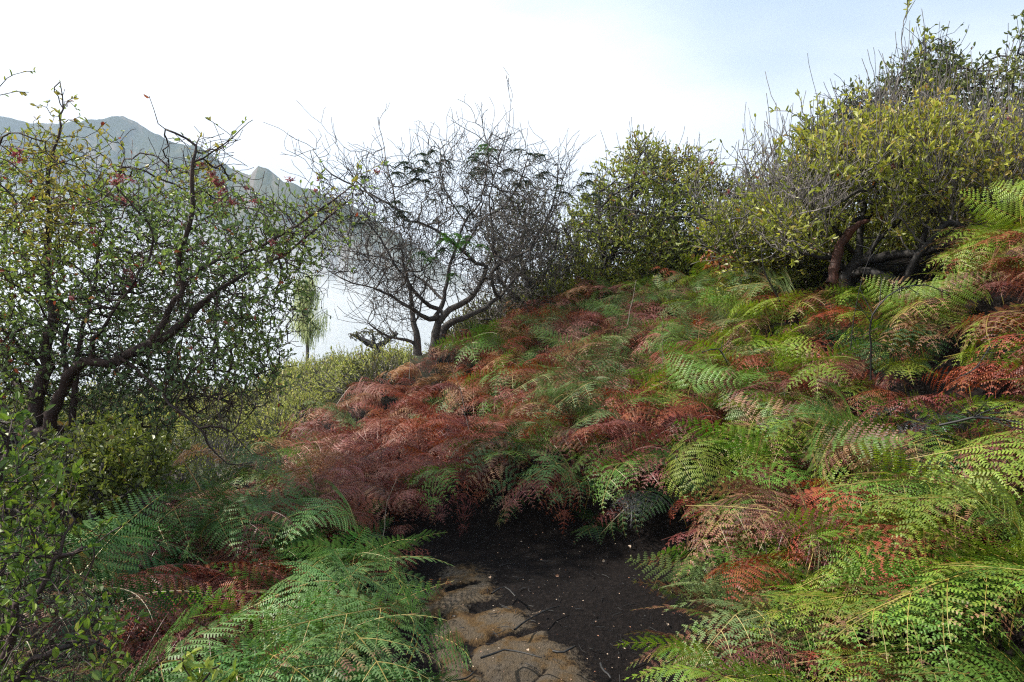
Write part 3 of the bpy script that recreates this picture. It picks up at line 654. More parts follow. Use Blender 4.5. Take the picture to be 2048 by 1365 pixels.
# -- the bare tree in the middle
bare = [
 [(862, 712, 8.8, .090), (866, 690, 8.8, .080), (874, 650, 8.8, .068), (893, 626, 8.8, .058), (931, 604, 8.75, .050), (954, 581, 8.7, .042), (975, 548, 8.7, .038), (954, 539, 8.7, .034), (919, 508, 8.7, .028), (855, 463, 8.6, .022), (809, 444, 8.6, .026), (800, 425, 8.6, .022), (755, 405, 8.5, .018), (702, 371, 8.5, .012), (664, 352, 8.5, .008), (625, 300, 8.5, .004)],
 [(878, 704, 9.0, .072), (890, 665, 9.0, .064), (915, 646, 8.95, .050), (961, 630, 9.0, .040), (1003, 600, 9.1, .032), (1026, 569, 9.1, .032), (1052, 520, 9.2, .024), (1095, 440, 9.3, .016), (1128, 350, 9.3, .008), (1145, 310, 9.3, .004)],
 [(1000, 602, 9.1, .036), (988, 588, 9.0, .034), (978, 550, 8.9, .032), (1003, 524, 8.9, .030), (1056, 497, 8.9, .024), (1072, 459, 8.9, .019), (1085, 430, 8.9, .014), (1105, 370, 8.9, .008), (1115, 295, 8.9, .004)],
 [(1003, 524, 8.9, .022), (988, 500, 8.8, .020), (983, 450, 8.8, .018), (978, 390, 8.8, .014), (1000, 320, 8.8, .009), (1022, 250, 8.8, .005), (1022, 205, 8.8, .003)],
 [(881, 619, 8.8, .05), (870, 636, 8.7, .045), (850, 636, 8.6, .036), (809, 615, 8.4, .026), (763, 588, 8.3, .018), (702, 566, 8.2, .010), (655, 540, 8.2, .005)],
 [(877, 618, 8.8, .045), (851, 600, 8.7, .034), (817, 562, 8.6, .026), (778, 505, 8.5, .018), (740, 448, 8.4, .012), (700, 420, 8.4, .007), (660, 400, 8.4, .003)],
 [(880, 625, 8.8, .040), (893, 580, 8.9, .030), (905, 510, 9.0, .024), (928, 440, 9.0, .018), (960, 395, 9.1, .014), (980, 330, 9.1, .009), (965, 250, 9.1, .005), (920, 235, 9.1, .003)],
 [(919, 508, 8.7, .02), (960, 440, 8.7, .016), (1005, 420, 8.7, .012), (1040, 370, 8.7, .009), (1060, 300, 8.7, .005)],
 [(809, 444, 8.6, .014), (785, 390, 8.6, .009), (770, 310, 8.6, .006), (755, 235, 8.6, .003)],
 [(755, 405, 8.5, .010), (700, 340, 8.4, .006), (690, 290, 8.4, .004), (655, 265, 8.4, .002)],
 [(928, 440, 9.0, .010), (890, 380, 9.0, .008), (880, 300, 9.0, .006), (845, 262, 9.0, .003)],
 [(893, 600, 8.9, .03), (850, 560, 9.2, .02), (800, 530, 9.3, .014), (740, 510, 9.3, .009), (680, 500, 9.3, .005)],
]
BARE_POLY = [(610, 350), (640, 300), (700, 320), (745, 290), (785, 340), (845, 300), (900, 280), (1020, 260), (1045, 310), (1100, 310), (1150, 330), (1140, 400), (1125, 470), (1060, 560), (1020, 620), (960, 625), (900, 600), (820, 640), (740, 630), (680, 590), (640, 520), (655, 440), (640, 380)]
bd = step_dens(([(580, 200), (760, 200), (760, 380), (580, 380)], .28), ([(760, 200), (1060, 200), (1060, 290), (760, 290)], .35), ([(640, 450), (900, 450), (900, 640), (640, 640)], 1.0), default=.8)
bt_, barr, bpar, btips = tree('bare_tree', 'crooked bare tree with dense dark twigs in the middle', 'tree', bare,
     [(BARE_POLY, 7.8, 9.9, 5600, bd)], M_BARK_BARE, None, 202, step=0.09, di=1.0, dk=0.10, iters=90, tip=0.0026, foliage=False, up=0.05, rnd=0.22, crook=0.016, twig=[(.25, .25, .5, .10, .40, .5), (.35, .10, .30, .10, .45, .4)], rs=.66)

# drooping compound leaves on it, here and there
def compound(spots, loc, seed, per=7, size=.16, bright=None):
    r = np.random.default_rng(seed); O = []; D = []; Ls = []; rv = []
    for (px, py, d, n, br) in spots:
        for _ in range(n):
            c = P(px + r.normal(0, 13), py + r.normal(0, 9), d + r.normal(0, .12))
            for _ in range(per):
                a = r.uniform(0, 6.28); dr = np.array([math.cos(a), math.sin(a), r.uniform(-.2, .5)]); dr /= np.linalg.norm(dr)
                sz = size * r.uniform(.6, 1.2); m = 11; sdv = np.cross(dr, (0, 0, 1)); sdv /= np.linalg.norm(sdv)
                for k in range(m):
                    t = k / m; p = c + dr * sz * t - np.array([0, 0, sz * .9 * t * t])
                    for s_ in (-1, 1):
                        O.append(p); D.append(sdv * s_ + dr * .35 - np.array([0, 0, .3 + t * .5])); Ls.append(sz * .24 * (1 - .5 * t)); rv.append(min(.99, max(0, br + r.normal(0, .1))))
    O = np.array(O); Ls = np.array(Ls)
    return leaves_mesh('compound_leaves', O, np.array(D), Ls, Ls * .38, M_LEAF_BIP, r, np.array(rv), fold=.05, loc=loc)
spots = [(895, 478, 8.4, 4, .92), (930, 490, 8.4, 4, .97), (880, 492, 8.5, 3, .6), (960, 310, 8.8, 5, .35), (975, 300, 8.8, 3, .75), (955, 340, 8.8, 3, .4), (850, 315, 8.8, 2, .2), (805, 352, 8.6, 3, .15), (845, 350, 8.7, 3, .2), (835, 330, 8.7, 2, .1),
         (1050, 300, 9, 2, .2), (1085, 305, 9, 2, .2), (1080, 350, 9, 2, .2), (1130, 385, 9.1, 2, .3), (1155, 380, 9.2, 2, .3), (780, 420, 8.4, 2, .2), (760, 425, 8.4, 2, .2), (745, 360, 8.4, 1, .2), (850, 515, 8.5, 2, .8), (900, 540, 8.5, 1, .85),
         (1010, 340, 8.8, 2, .2), (890, 330, 8.9, 2, .15), (925, 420, 8.9, 2, .2), (700, 440, 8.4, 2, .15), (870, 430, 8.8, 2, .15), (1040, 360, 9, 2, .2), (1165, 355, 9.3, 2, .2)]
obj('compound_leaves', compound(spots, barr[0], 5), bt_)

sap = [[(835, 712, 8.5, .05), (832, 680, 8.5, .042), (828, 645, 8.5, .032), (820, 612, 8.5, .026), (815, 565, 8.5, .018), (806, 510, 8.4, .010), (790, 470, 8.4, .004)],
       [(834, 690, 8.5, .022), (812, 680, 8.4, .018), (780, 672, 8.3, .013), (742, 652, 8.2, .008), (735, 645, 8.2, .004)], [(828, 650, 8.5, .014), (842, 620, 8.5, .01), (850, 580, 8.5, .005)]]
tree('slender_tree', 'slender bare dark stem standing just left of the crooked bare tree', 'tree', sap,
     [([(700, 560), (760, 500), (850, 500), (860, 600), (820, 680), (740, 680)], 8.1, 8.9, 420)], M_BARK_BARE, None, 203, step=0.08, di=.7, dk=.12, iters=50, tip=.0026, foliage=False, rnd=.32, twig=[(1.0, .2, .5, .3, .5, .4)])

# -- shrub behind the bare tree
tree('dusky_shrub', 'thin dusky shrub with olive leaves filling in behind the bare tree', 'shrub',
     [[(1068, 668, 10.2, .07), (1062, 620, 10.2, .06), (1058, 580, 10.2, .05), (1045, 520, 10.2, .03), (1050, 450, 10.2, .015)], [(1062, 620, 10.2, .04), (1010, 570, 10.1, .03), (985, 500, 10.1, .015)],
      [(1058, 590, 10.2, .03), (1100, 530, 10.3, .02), (1115, 460, 10.3, .012)], [(1070, 640, 10.2, .03), (1020, 645, 10, .02), (960, 640, 9.9, .01)]],
     [([(960, 440), (1010, 400), (1060, 385), (1125, 415), (1150, 500), (1120, 590), (1070, 650), (960, 655), (930, 600), (965, 520)], 9.5, 11, 1500)], M_BARK_DARK, M_LEAF_DUSKY, 204,
     step=.08, di=.8, dk=.10, iters=50, tip=.003, per=1, ll=.040, lw=.017, leaf_r=.006, fine=M_BARK_GREY, leaf_prob=step_dens(default=.75), tips_extra=4, twig=[(1.6, .15, .4, .3, .5, .3)])

# -- rounded tree in the middle distance
tree('round_tree', 'broad rounded olive-green tree on the skyline between the bare tree and the right-hand trees', 'tree',
     [[(1192, 600, 11.3, .12), (1195, 570, 11.3, .10), (1180, 545, 11.2, .07), (1150, 510, 11.1, .045), (1130, 460, 11, .02)], [(1195, 572, 11.3, .08), (1240, 560, 11.3, .06), (1290, 555, 11.4, .045), (1330, 500, 11.5, .03), (1350, 420, 11.6, .018), (1350, 320, 11.6, .008)],
      [(1195, 560, 11.3, .07), (1225, 500, 11.3, .045), (1250, 430, 11.3, .03), (1270, 350, 11.4, .016), (1280, 300, 11.4, .006)], [(1290, 555, 11.4, .04), (1370, 530, 11.6, .03), (1420, 470, 11.8, .02), (1440, 390, 11.8, .01)],
      [(1192, 585, 11.3, .06), (1215, 540, 11.2, .045), (1200, 470, 11.0, .03), (1200, 400, 11, .015)]],
     [([(1085, 580), (1095, 500), (1130, 440), (1165, 400), (1195, 345), (1225, 350), (1255, 300), (1290, 295), (1340, 320), (1395, 300), (1440, 350), (1490, 375), (1540, 420), (1540, 500), (1470, 480), (1440, 560), (1330, 590), (1180, 600)], 9.9, 12.8, 4800)],
     M_BARK_DARK, M_LEAF_ROUND, 205, step=.10, di=1.0, dk=.11, iters=70, tip=.0035, per=1, ll=.058, lw=.026, leaf_r=.008, fine=M_BARK_DARK, blossoms=10, tips_extra=4, twig=[(1.4, .15, .38, .2, .6, .25)], clump=.49, bare=(.012, .25, .6, .9, .5),
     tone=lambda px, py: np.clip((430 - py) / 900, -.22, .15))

# -- twiggy shrub right of it
tree('twiggy_shrub', 'low yellow-green shrub with many pale grey dead twigs in front of the rounded tree', 'shrub',
     [[(1500, 560, 7.6, .05), (1495, 540, 7.6, .04), (1480, 490, 7.5, .03), (1440, 460, 7.4, .018), (1400, 430, 7.3, .009), (1380, 380, 7.2, .004)], [(1495, 545, 7.6, .035), (1530, 480, 7.6, .025), (1525, 420, 7.6, .016), (1500, 375, 7.6, .010), (1540, 320, 7.6, .006), (1562, 275, 7.6, .003)],
      [(1520, 420, 7.6, .009), (1490, 350, 7.6, .006), (1478, 300, 7.6, .003)], [(1500, 540, 7.6, .03), (1570, 500, 7.4, .02), (1620, 440, 7.3, .01)], [(1480, 500, 7.5, .02), (1430, 500, 7.3, .012), (1390, 470, 7.2, .005)]],
     [([(1385, 385), (1440, 420), (1500, 380), (1560, 360), (1620, 380), (1650, 460), (1640, 540), (1560, 555), (1470, 548), (1420, 490)], 6.9, 8.1, 2000), ([(1470, 300), (1560, 270), (1570, 360), (1480, 370)], 7.4, 7.9, 60)],
     M_BARK_GREY, M_LEAF_RIGHT, 206, step=.07, di=.7, dk=.09, iters=50, tip=.003, per=2, ll=.045, lw=.021, leaf_r=.0055, fine=M_BARK_GREY, blossoms=8, tips_extra=4, twig=[(1.5, .15, .4, .45, .5, .3)], clump=.36,
     leaf_prob=step_dens(([(1380, 200), (1600, 200), (1600, 400), (1380, 400)], .06), default=.9), up=.15)

# -- near right tree with twisting roots and stubs
right_limbs = [
 [(1690, 575, 6.6, .055), (1692, 552, 6.6, .050), (1716, 523, 6.55, .042), (1774, 510, 6.4, .036), (1840, 510, 6.2, .032), (1901, 488, 6.0, .028), (1950, 466, 5.9, .026), (2020, 430, 5.8, .020), (2090, 395, 5.7, .018), (2150, 330, 5.7, .008)],
 [(1692, 548, 6.6, .046), (1706, 505, 6.6, .034), (1708, 440, 6.6, .026), (1725, 391, 6.6, .020), (1699, 330, 6.5, .018), (1659, 303, 6.5, .010), (1610, 250, 6.5, .004)],
 [(1708, 440, 6.6, .028), (1752, 417, 6.6, .024), (1774, 308, 6.6, .018), (1787, 198, 6.6, .011), (1808, 120, 6.6, .006), (1804, 60, 6.6, .003)],
 [(1694, 552, 6.6, .045), (1734, 545, 6.4, .040), (1778, 558, 6.2, .036), (1804, 568, 6.1, .032), (1831, 514, 6.0, .028), (1866, 479, 5.95, .026), (1897, 457, 5.9, .024), (1927, 466, 5.9, .020), (1963, 457, 5.9, .022), (2010, 400, 6, .014), (2040, 320, 6, .006)],
 [(1840, 510, 6.2, .026), (1862, 440, 6.2, .02), (1890, 370, 6.2, .014), (1900, 300, 6.3, .008), (1930, 250, 6.3, .004)],
 [(1716, 523, 6.55, .03), (1760, 470, 6.4, .02), (1810, 420, 6.3, .014), (1830, 340, 6.3, .009), (1850, 250, 6.4, .004)],
 [(1706, 505, 6.6, .024), (1650, 440, 6.3, .014), (1600, 400, 6.2, .010), (1580, 360, 6.2, .005)],
 [(1692, 540, 6.6, .03), (1660, 520, 6.4, .018), (1610, 510, 6.2, .010), (1570, 480, 6.1, .005)],
]
RN_POLY = [(1520, 440), (1550, 330), (1600, 360), (1650, 270), (1700, 300), (1760, 215), (1810, 270), (1860, 200), (1930, 280), (1990, 230), (2060, 250), (2200, 240), (2200, 420), (2060, 400), (1990, 440), (1950, 420), (1880, 500), (1830, 440), (1780, 520), (1740, 430), (1690, 470), (1640, 545), (1580, 545), (1540, 500)]
tree('twisted_tree', 'low spreading tree with twisting dark limbs at its foot and yellow-green leaves', 'tree', right_limbs,
     [(RN_POLY, 5.5, 7.6, 5200)], M_BARK_DARK, M_LEAF_RIGHT, 207, step=.065, di=.8, dk=.085, iters=70, tip=.0028, per=2, ll=.050, lw=.021, leaf_r=.0055, fine=M_BARK_GREY, blossoms=14, tips_extra=4, up=.15, twig=[(1.2, .14, .38, .60, .40, .1)], clump=.48, bare=(.035, .25, .6, .9, .5),
     leaf_prob=step_dens(([(1740, 40), (1830, 40), (1830, 210), (1740, 210)], .1), default=.85), tone=lambda px, py: np.clip((px - 1650) / 1500, -.1, .2))
stub = catmull(np.array([[*P(1662, 570, 6.2), .050], [*P(1670, 530, 6.2), .046], [*P(1680, 495, 6.2), .041], [*P(1700, 464, 6.15), .036], [*P(1722, 447, 6.1), .024], [*P(1738, 441, 6.1), .012]]), .03)
stub[:, :3] += rng.normal(0, .004, (len(stub), 3)); stub[:, 3] *= rng.uniform(.86, 1.12, len(stub))
sr = tag(obj('broken_trunk', None), None) if False else None
V, Q, T = tubes([(stub[:, :3], stub[:, 3])]); lc = stub[0, :3]
o = obj('broken_trunk', mesh('broken_trunk', V - lc, Q, T, mats=[M_BARK_RUST], smooth=True), None, lc)
tag(o, 'short curved rusty-brown broken trunk poking out of the ferns beside the twisting limbs', 'dead trunk')

# -- tall tree behind at the right edge
RB_POLY = [(1555, 340), (1600, 270), (1650, 230), (1700, 185), (1745, 180), (1795, 170), (1835, 85), (1870, 75), (1915, 100), (1935, 150), (1990, 135), (2010, 105), (2060, 85), (2200, 100), (2250, 520), (2000, 480), (1800, 520), (1620, 500), (1580, 420)]
tree('tall_tree', 'tallest tree on the right skyline, dark green and reaching the upper right corner', 'tree',
     [[(1960, 520, 8.8, .12), (1955, 440, 8.8, .10), (1930, 370, 8.7, .07), (1880, 300, 8.6, .045), (1862, 200, 8.6, .028), (1850, 120, 8.6, .014), (1850, 75, 8.6, .006)], [(1955, 440, 8.8, .07), (2010, 370, 8.8, .05), (2030, 250, 8.8, .03), (2020, 150, 8.8, .014), (2040, 70, 8.8, .006), (2048, 30, 8.8, .003)],
      [(1930, 370, 8.7, .05), (1820, 340, 8.5, .035), (1740, 280, 8.4, .022), (1680, 230, 8.4, .012), (1620, 260, 8.4, .005)], [(1820, 340, 8.5, .03), (1700, 350, 8.3, .02), (1620, 340, 8.2, .012), (1565, 320, 8.2, .005)],
      [(2010, 370, 8.8, .04), (2120, 320, 8.9, .03), (2180, 200, 8.9, .012)], [(1880, 300, 8.6, .03), (1950, 230, 8.6, .02), (1960, 150, 8.6, .01)], [(1740, 280, 8.4, .014), (1762, 200, 8.4, .009), (1795, 150, 8.4, .004)]],
     [(RB_POLY, 7.8, 10.2, 4800), ([(1580, 300), (1640, 240), (1700, 180), (1760, 175), (1830, 230), (1850, 330), (1600, 360)], 7.9, 9.4, 1500), ([(1790, 170), (1830, 90), (1870, 75), (1915, 100), (1940, 200), (1850, 260)], 8.0, 9.4, 800)], M_BARK_DARK, M_LEAF_DARK, 208, step=.085, di=1.0, dk=.10, iters=80, tip=.003, per=1, ll=.058, lw=.026, leaf_r=.0065, fine=M_BARK_DARK, blossoms=16, tips_extra=4, twig=[(1.0, .12, .34, .15, .6, .2)], bare=(.007, .3, .6, .9, .5),
     leaf_prob=step_dens(default=.85))

# -- low leafy shrubs in the near left corner
tree('near_shrub', 'yellow-green leafy shrub nearest the camera along the lower left edge', 'shrub',
     [[(-60, 1500, 2.1, .02), (-20, 1400, 2.05, .016), (10, 1300, 2.0, .012), (60, 1200, 1.95, .009), (110, 1130, 1.95, .006), (150, 1040, 2.0, .003)], [(-60, 1450, 2.1, .016), (-40, 1200, 2.0, .011), (0, 1000, 2.0, .008), (20, 900, 2.0, .004), (25, 840, 2.0, .002)],
      [(-20, 1400, 2.05, .012), (80, 1330, 1.95, .008), (160, 1290, 1.95, .005), (220, 1300, 1.95, .003)], [(-50, 1250, 2.0, .009), (40, 1105, 2.15, .007), (120, 1110, 2.2, .005), (200, 1085, 2.3, .003), (250, 1050, 2.3, .002)]],
     [([(-150, 820), (30, 830), (60, 930), (150, 990), (130, 1100), (170, 1180), (240, 1230), (250, 1330), (200, 1420), (-150, 1450)], 1.75, 2.6, 1500)], M_BARK_RED, M_LEAF_FRONT, 209, step=.035, di=.45, dk=.05, iters=60,
     tip=.0013, per=1, ll=.028, lw=.013, leaf_r=.0035, tips_extra=4, up=.12, leaf_prob=step_dens(default=.85), twig=[(.6, .05, .14, .3, .5, 0)], clump=.38)
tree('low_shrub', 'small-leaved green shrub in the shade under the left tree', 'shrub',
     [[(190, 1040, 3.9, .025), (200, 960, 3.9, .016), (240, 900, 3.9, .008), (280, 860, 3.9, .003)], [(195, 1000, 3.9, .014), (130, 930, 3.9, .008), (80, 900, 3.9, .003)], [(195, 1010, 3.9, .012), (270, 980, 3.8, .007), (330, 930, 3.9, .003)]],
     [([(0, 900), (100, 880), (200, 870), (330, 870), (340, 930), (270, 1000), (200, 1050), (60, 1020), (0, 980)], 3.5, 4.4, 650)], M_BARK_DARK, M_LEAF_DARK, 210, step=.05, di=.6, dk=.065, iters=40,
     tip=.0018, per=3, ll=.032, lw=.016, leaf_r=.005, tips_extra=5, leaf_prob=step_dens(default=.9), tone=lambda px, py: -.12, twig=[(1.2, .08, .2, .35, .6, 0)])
# sprigs rising into the bottom edge
tree('leafy_sprig', 'yellow-green leafy sprig with pinkish buds rising from the bottom edge among the ferns', 'sprig',
     [[(410, 1480, 1.75, .006), (415, 1400, 1.75, .004), (420, 1350, 1.75, .003), (440, 1330, 1.75, .002)], [(415, 1420, 1.75, .004), (375, 1360, 1.75, .003), (368, 1310, 1.75, .002)], [(412, 1440, 1.75, .004), (460, 1380, 1.75, .003), (470, 1345, 1.75, .002)]],
     [([(340, 1320), (380, 1290), (400, 1330), (450, 1320), (480, 1350), (470, 1420), (360, 1420)], 1.68, 1.85, 60)], M_BARK_RED, M_LEAF_FRONT, 211, step=.03, di=.3, dk=.035, iters=20, tip=.0012, per=2, ll=.030, lw=.013, leaf_r=.005, tips_extra=4, tone=lambda px, py: .2)
tree('path_seedling', 'small seedling with oval yellow-edged leaves at the head of the dark path', 'seedling',
     [[(790, 1125, 4.25, .006), (805, 1100, 4.2, .005), (818, 1080, 4.2, .004), (845, 1068, 4.2, .002)], [(808, 1100, 4.2, .004), (795, 1082, 4.2, .002)], [(815, 1090, 4.2, .004), (838, 1085, 4.2, .002)]],
     [([(780, 1110), (800, 1070), (850, 1060), (850, 1085), (820, 1110)], 4.1, 4.35, 30)], M_BARK_RED, M_LEAF_FRONT, 212, step=.04, di=.3, dk=.045, iters=12, tip=.0016, per=1, ll=.062, lw=.030, leaf_r=.006, tips_extra=2, tone=lambda px, py: .3)
# shrub with rusty leaves below the gap in the skyline
tree('rusty_shrub', 'low bush with rust-orange leaves on the fern crest below the rounded tree', 'shrub',
     [[(1440, 560, 8.6, .02), (1440, 530, 8.6, .014), (1425, 505, 8.6, .008)], [(1440, 545, 8.6, .014), (1465, 515, 8.6, .008), (1480, 500, 8.6, .004)]],
     [([(1400, 505), (1440, 495), (1490, 500), (1500, 545), (1440, 560), (1405, 545)], 8.3, 8.9, 220)], M_BARK_DARK, M_RUSTLEAF, 213, step=.06, di=.5, dk=.08, iters=25, tip=.003, per=3, ll=.06, lw=.035, leaf_r=.006, tips_extra=5)

# -- distant weeping tree
def weeping(px, py, d, h_top, w_px, label):
    r = np.random.default_rng(301); base = P(px, py, d); base[2] = min(base[2], float(height(base[0], base[1]))) - .1; top = P(px + 8, h_top, d)
    root = empty('weeping_tree', base, label, 'tree')
    tr = catmull(np.array([[*base, .05], [*P(px + 3, (py * 2 + h_top) / 3, d), .035], [*P(px, (py + 2 * h_top) / 3, d), .022], [*top, .008]]), .1)
    chains = [(tr[:, :3], tr[:, 3])]; O = []; D = []; Ls = []; Ws = []
    for k in range(46):
        t = r.uniform(.45, 1); i = int(t * (len(tr) - 1)); p = tr[i, :3]; a = r.uniform(0, 6.28)
        ln = (w_px / F_PX * d) * r.uniform(.5, 1.0) * (1.35 - .85 * t) * 1.25; e = p + np.array([math.cos(a) * ln, math.sin(a) * ln, ln * .75]); m_ = (p + e) / 2 + np.array([0, 0, .05])
        c = catmull(np.array([p, m_, e]), .06); chains.append((c, np.linspace(.010, .003, len(c))))
        for _ in range(26):
            q_ = c[r.integers(1, len(c))] + r.normal(0, .04, 3); L_ = r.uniform(.12, .42)
            for s in range(3):
                O.append(q_ - np.array([0, 0, L_ * s / 3]) + r.normal(0, .008, 3)); D.append([r.normal(0, .16), r.normal(0, .16), -1]); Ls.append(L_ / 2.4); Ws.append(.009)
    V, Q, T = tubes(chains); obj('trunk', mesh('trunk', V - base, Q, T, mats=[M_BARK_GREY], smooth=True), root)
    obj('foliage', leaves_mesh('foliage', np.array(O), np.array(D, float), np.array(Ls), np.array(Ws), M_LEAF_CAS, r, loc=base), root)
weeping(612, 694, 17, 552, 40, 'pale weeping tree standing alone in the mist behind the near left tree')

tree('flat_topped_shrub', 'flat-topped windswept shrub with dense dark branches on the far brow', 'shrub',
     [[(755, 712, 15, .08), (750, 695, 15, .07), (725, 680, 15, .05), (700, 668, 15, .02)], [(750, 695, 15, .06), (775, 680, 15, .045), (795, 668, 15, .02)], [(750, 695, 15, .05), (748, 678, 15, .03), (745, 665, 15, .012)]],
     [([(690, 675), (720, 658), (790, 655), (800, 668), (790, 690), (720, 690)], 14, 16, 700)], M_BARK_DARK, M_LEAF_DUSKY, 214, step=.09, di=.9, dk=.10, iters=25, tip=.006, per=2, ll=.05, lw=.026, leaf_r=.012, tips_extra=2, leaf_prob=step_dens(([(690, 640), (810, 640), (810, 672), (690, 672)], .9), default=.25))

# -- low heath bushes on the far left slope and under the left tree
def bush_proto(seed, leafm, spr=150, lv=11, rad=.5, hgt=.5, ll=.045):
    r = np.random.default_rng(seed); O = []; D = []; ch = []
    for i in range(spr):
        a = r.uniform(0, 6.28); q_ = math.sqrt(r.random()); e = np.array([math.cos(a) * q_ * rad, math.sin(a) * q_ * rad, hgt * (1 - .75 * q_ * q_) * r.uniform(.5, 1.25)])
        s_ = e * np.array([.35, .35, .12]); m_ = (s_ + e) / 2 + r.normal(0, .04, 3); c = catmull(np.array([s_, m_, e]), .08); ch.append((c, np.linspace(.006, .002, len(c))))
        top = e + (e - m_) * .1
        for k in range(lv):
            t = k / lv; O.append(e + (m_ - e) * t * 1.0); D.append((e - m_) / np.linalg.norm(e - m_) * .8 + r.normal(0, .55, 3) + np.array([0, 0, .35]))
    O = np.array(O); D = np.array(D); n = len(O); Ls = ll * r.uniform(.6, 1.3, n)
    V, Q, T = tubes(ch)
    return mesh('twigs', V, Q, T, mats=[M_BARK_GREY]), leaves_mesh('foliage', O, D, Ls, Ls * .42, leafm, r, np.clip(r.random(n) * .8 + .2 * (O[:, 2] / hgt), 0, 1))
hp = [bush_proto(400, M_LEAF_HEATH, 120, 9), bush_proto(401, M_LEAF_HEATH, 90, 7), bush_proto(402, M_LEAF_DUSKY, 110, 6), bush_proto(403, M_LEAF_HEATH, 100, 3)]; gp_ = [bush_proto(410, M_LEAF_DARK, 110, 7, .5, .40, .036), bush_proto(411, M_LEAF_DARK, 80, 6, .5, .45, .034)]
HEATH = [(500, 860), (520, 780), (560, 715), (600, 690), (680, 665), (800, 680), (850, 712), (760, 735), (690, 745), (640, 780), (560, 820)]
r = np.random.default_rng(55); cnt = 0
def place(protos, name, x, y, sc, rot, label, cat, group, sink=.06):
    z = float(height(x, y)); root = empty(name, (x, y, z - sink), label, cat, group); root.rotation_euler = (0, 0, rot); root.scale = (sc, sc, sc * r.uniform(.8, 1.15))
    m1, m2 = protos; obj('twigs', m1, root); obj('foliage', m2, root); return root
spots_ = []
for yy in np.arange(8.5, 18.2, .52):
    for xx in np.arange(-14, 0, .55):
        x = xx + r.uniform(-.2, .2); y = yy + r.uniform(-.2, .2); z = float(height(x, y)) + .3
        px, py = project(np.array([x, y, z]))
        if inpoly(px, py, HEATH): spots_.append((x, y, 0))
        elif px < 520 and px > -120 and (y < 16) and r.random() < .55: spots_.append((x, y, 1))
for x, y, k in spots_:
    place(hp[r.integers(4)], 'heath_bush', x, y, r.uniform(.5, 1.25), r.uniform(0, 6.28),
          'low yellow-green heath bush on the slope between the left tree and the red ferns' if k == 0 else 'low pale green bush on the slope seen through the left tree', 'bush',
          'heath bushes on the open slope' if k == 0 else 'bushes beyond the left tree')
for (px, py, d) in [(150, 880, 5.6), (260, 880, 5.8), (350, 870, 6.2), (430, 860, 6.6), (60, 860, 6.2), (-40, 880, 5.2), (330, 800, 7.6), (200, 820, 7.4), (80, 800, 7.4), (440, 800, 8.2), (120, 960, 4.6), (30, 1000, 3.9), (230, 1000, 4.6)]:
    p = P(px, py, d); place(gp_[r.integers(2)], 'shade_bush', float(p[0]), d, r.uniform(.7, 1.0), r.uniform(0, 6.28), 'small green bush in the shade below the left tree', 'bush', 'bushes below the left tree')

dp = [bush_proto(420, M_LEAF_DUSKY, 170, 6, .55, .62, .045), bush_proto(421, M_LEAF_ROUND, 170, 8, .55, .6, .05)]
for (px, lo, hi, d, lab, grp) in [(1040, 1130, 0, 10.6, 'dusky twiggy bush on the crest at the foot of the thin shrub', 'crest bushes right of the bare tree'), (1130, 1460, 0, 10.9, 'dark bush crowding the foot of the rounded tree', 'bushes under the rounded tree'),
                                  (1560, 1960, 0, 7.9, 'olive bush filling in behind the twisting limbs', 'bushes behind the twisting limbs'), (930, 1040, 0, 11.0, 'dusky twiggy bush just behind the crooked bare tree', 'crest bushes behind the bare tree')]:
    for k, q_ in enumerate(np.arange(px, lo, 48 if d > 9 else 62)):
        for dd in (0, .7):
            xx = (q_ + r.uniform(-15, 15) - 1024) / F_PX * (d + dd); place(dp[r.integers(2)], 'crest_bush', float(xx), d + dd + r.uniform(-.15, .15), r.uniform(.7, 1.25), r.uniform(0, 6.28), lab, 'bush', grp)
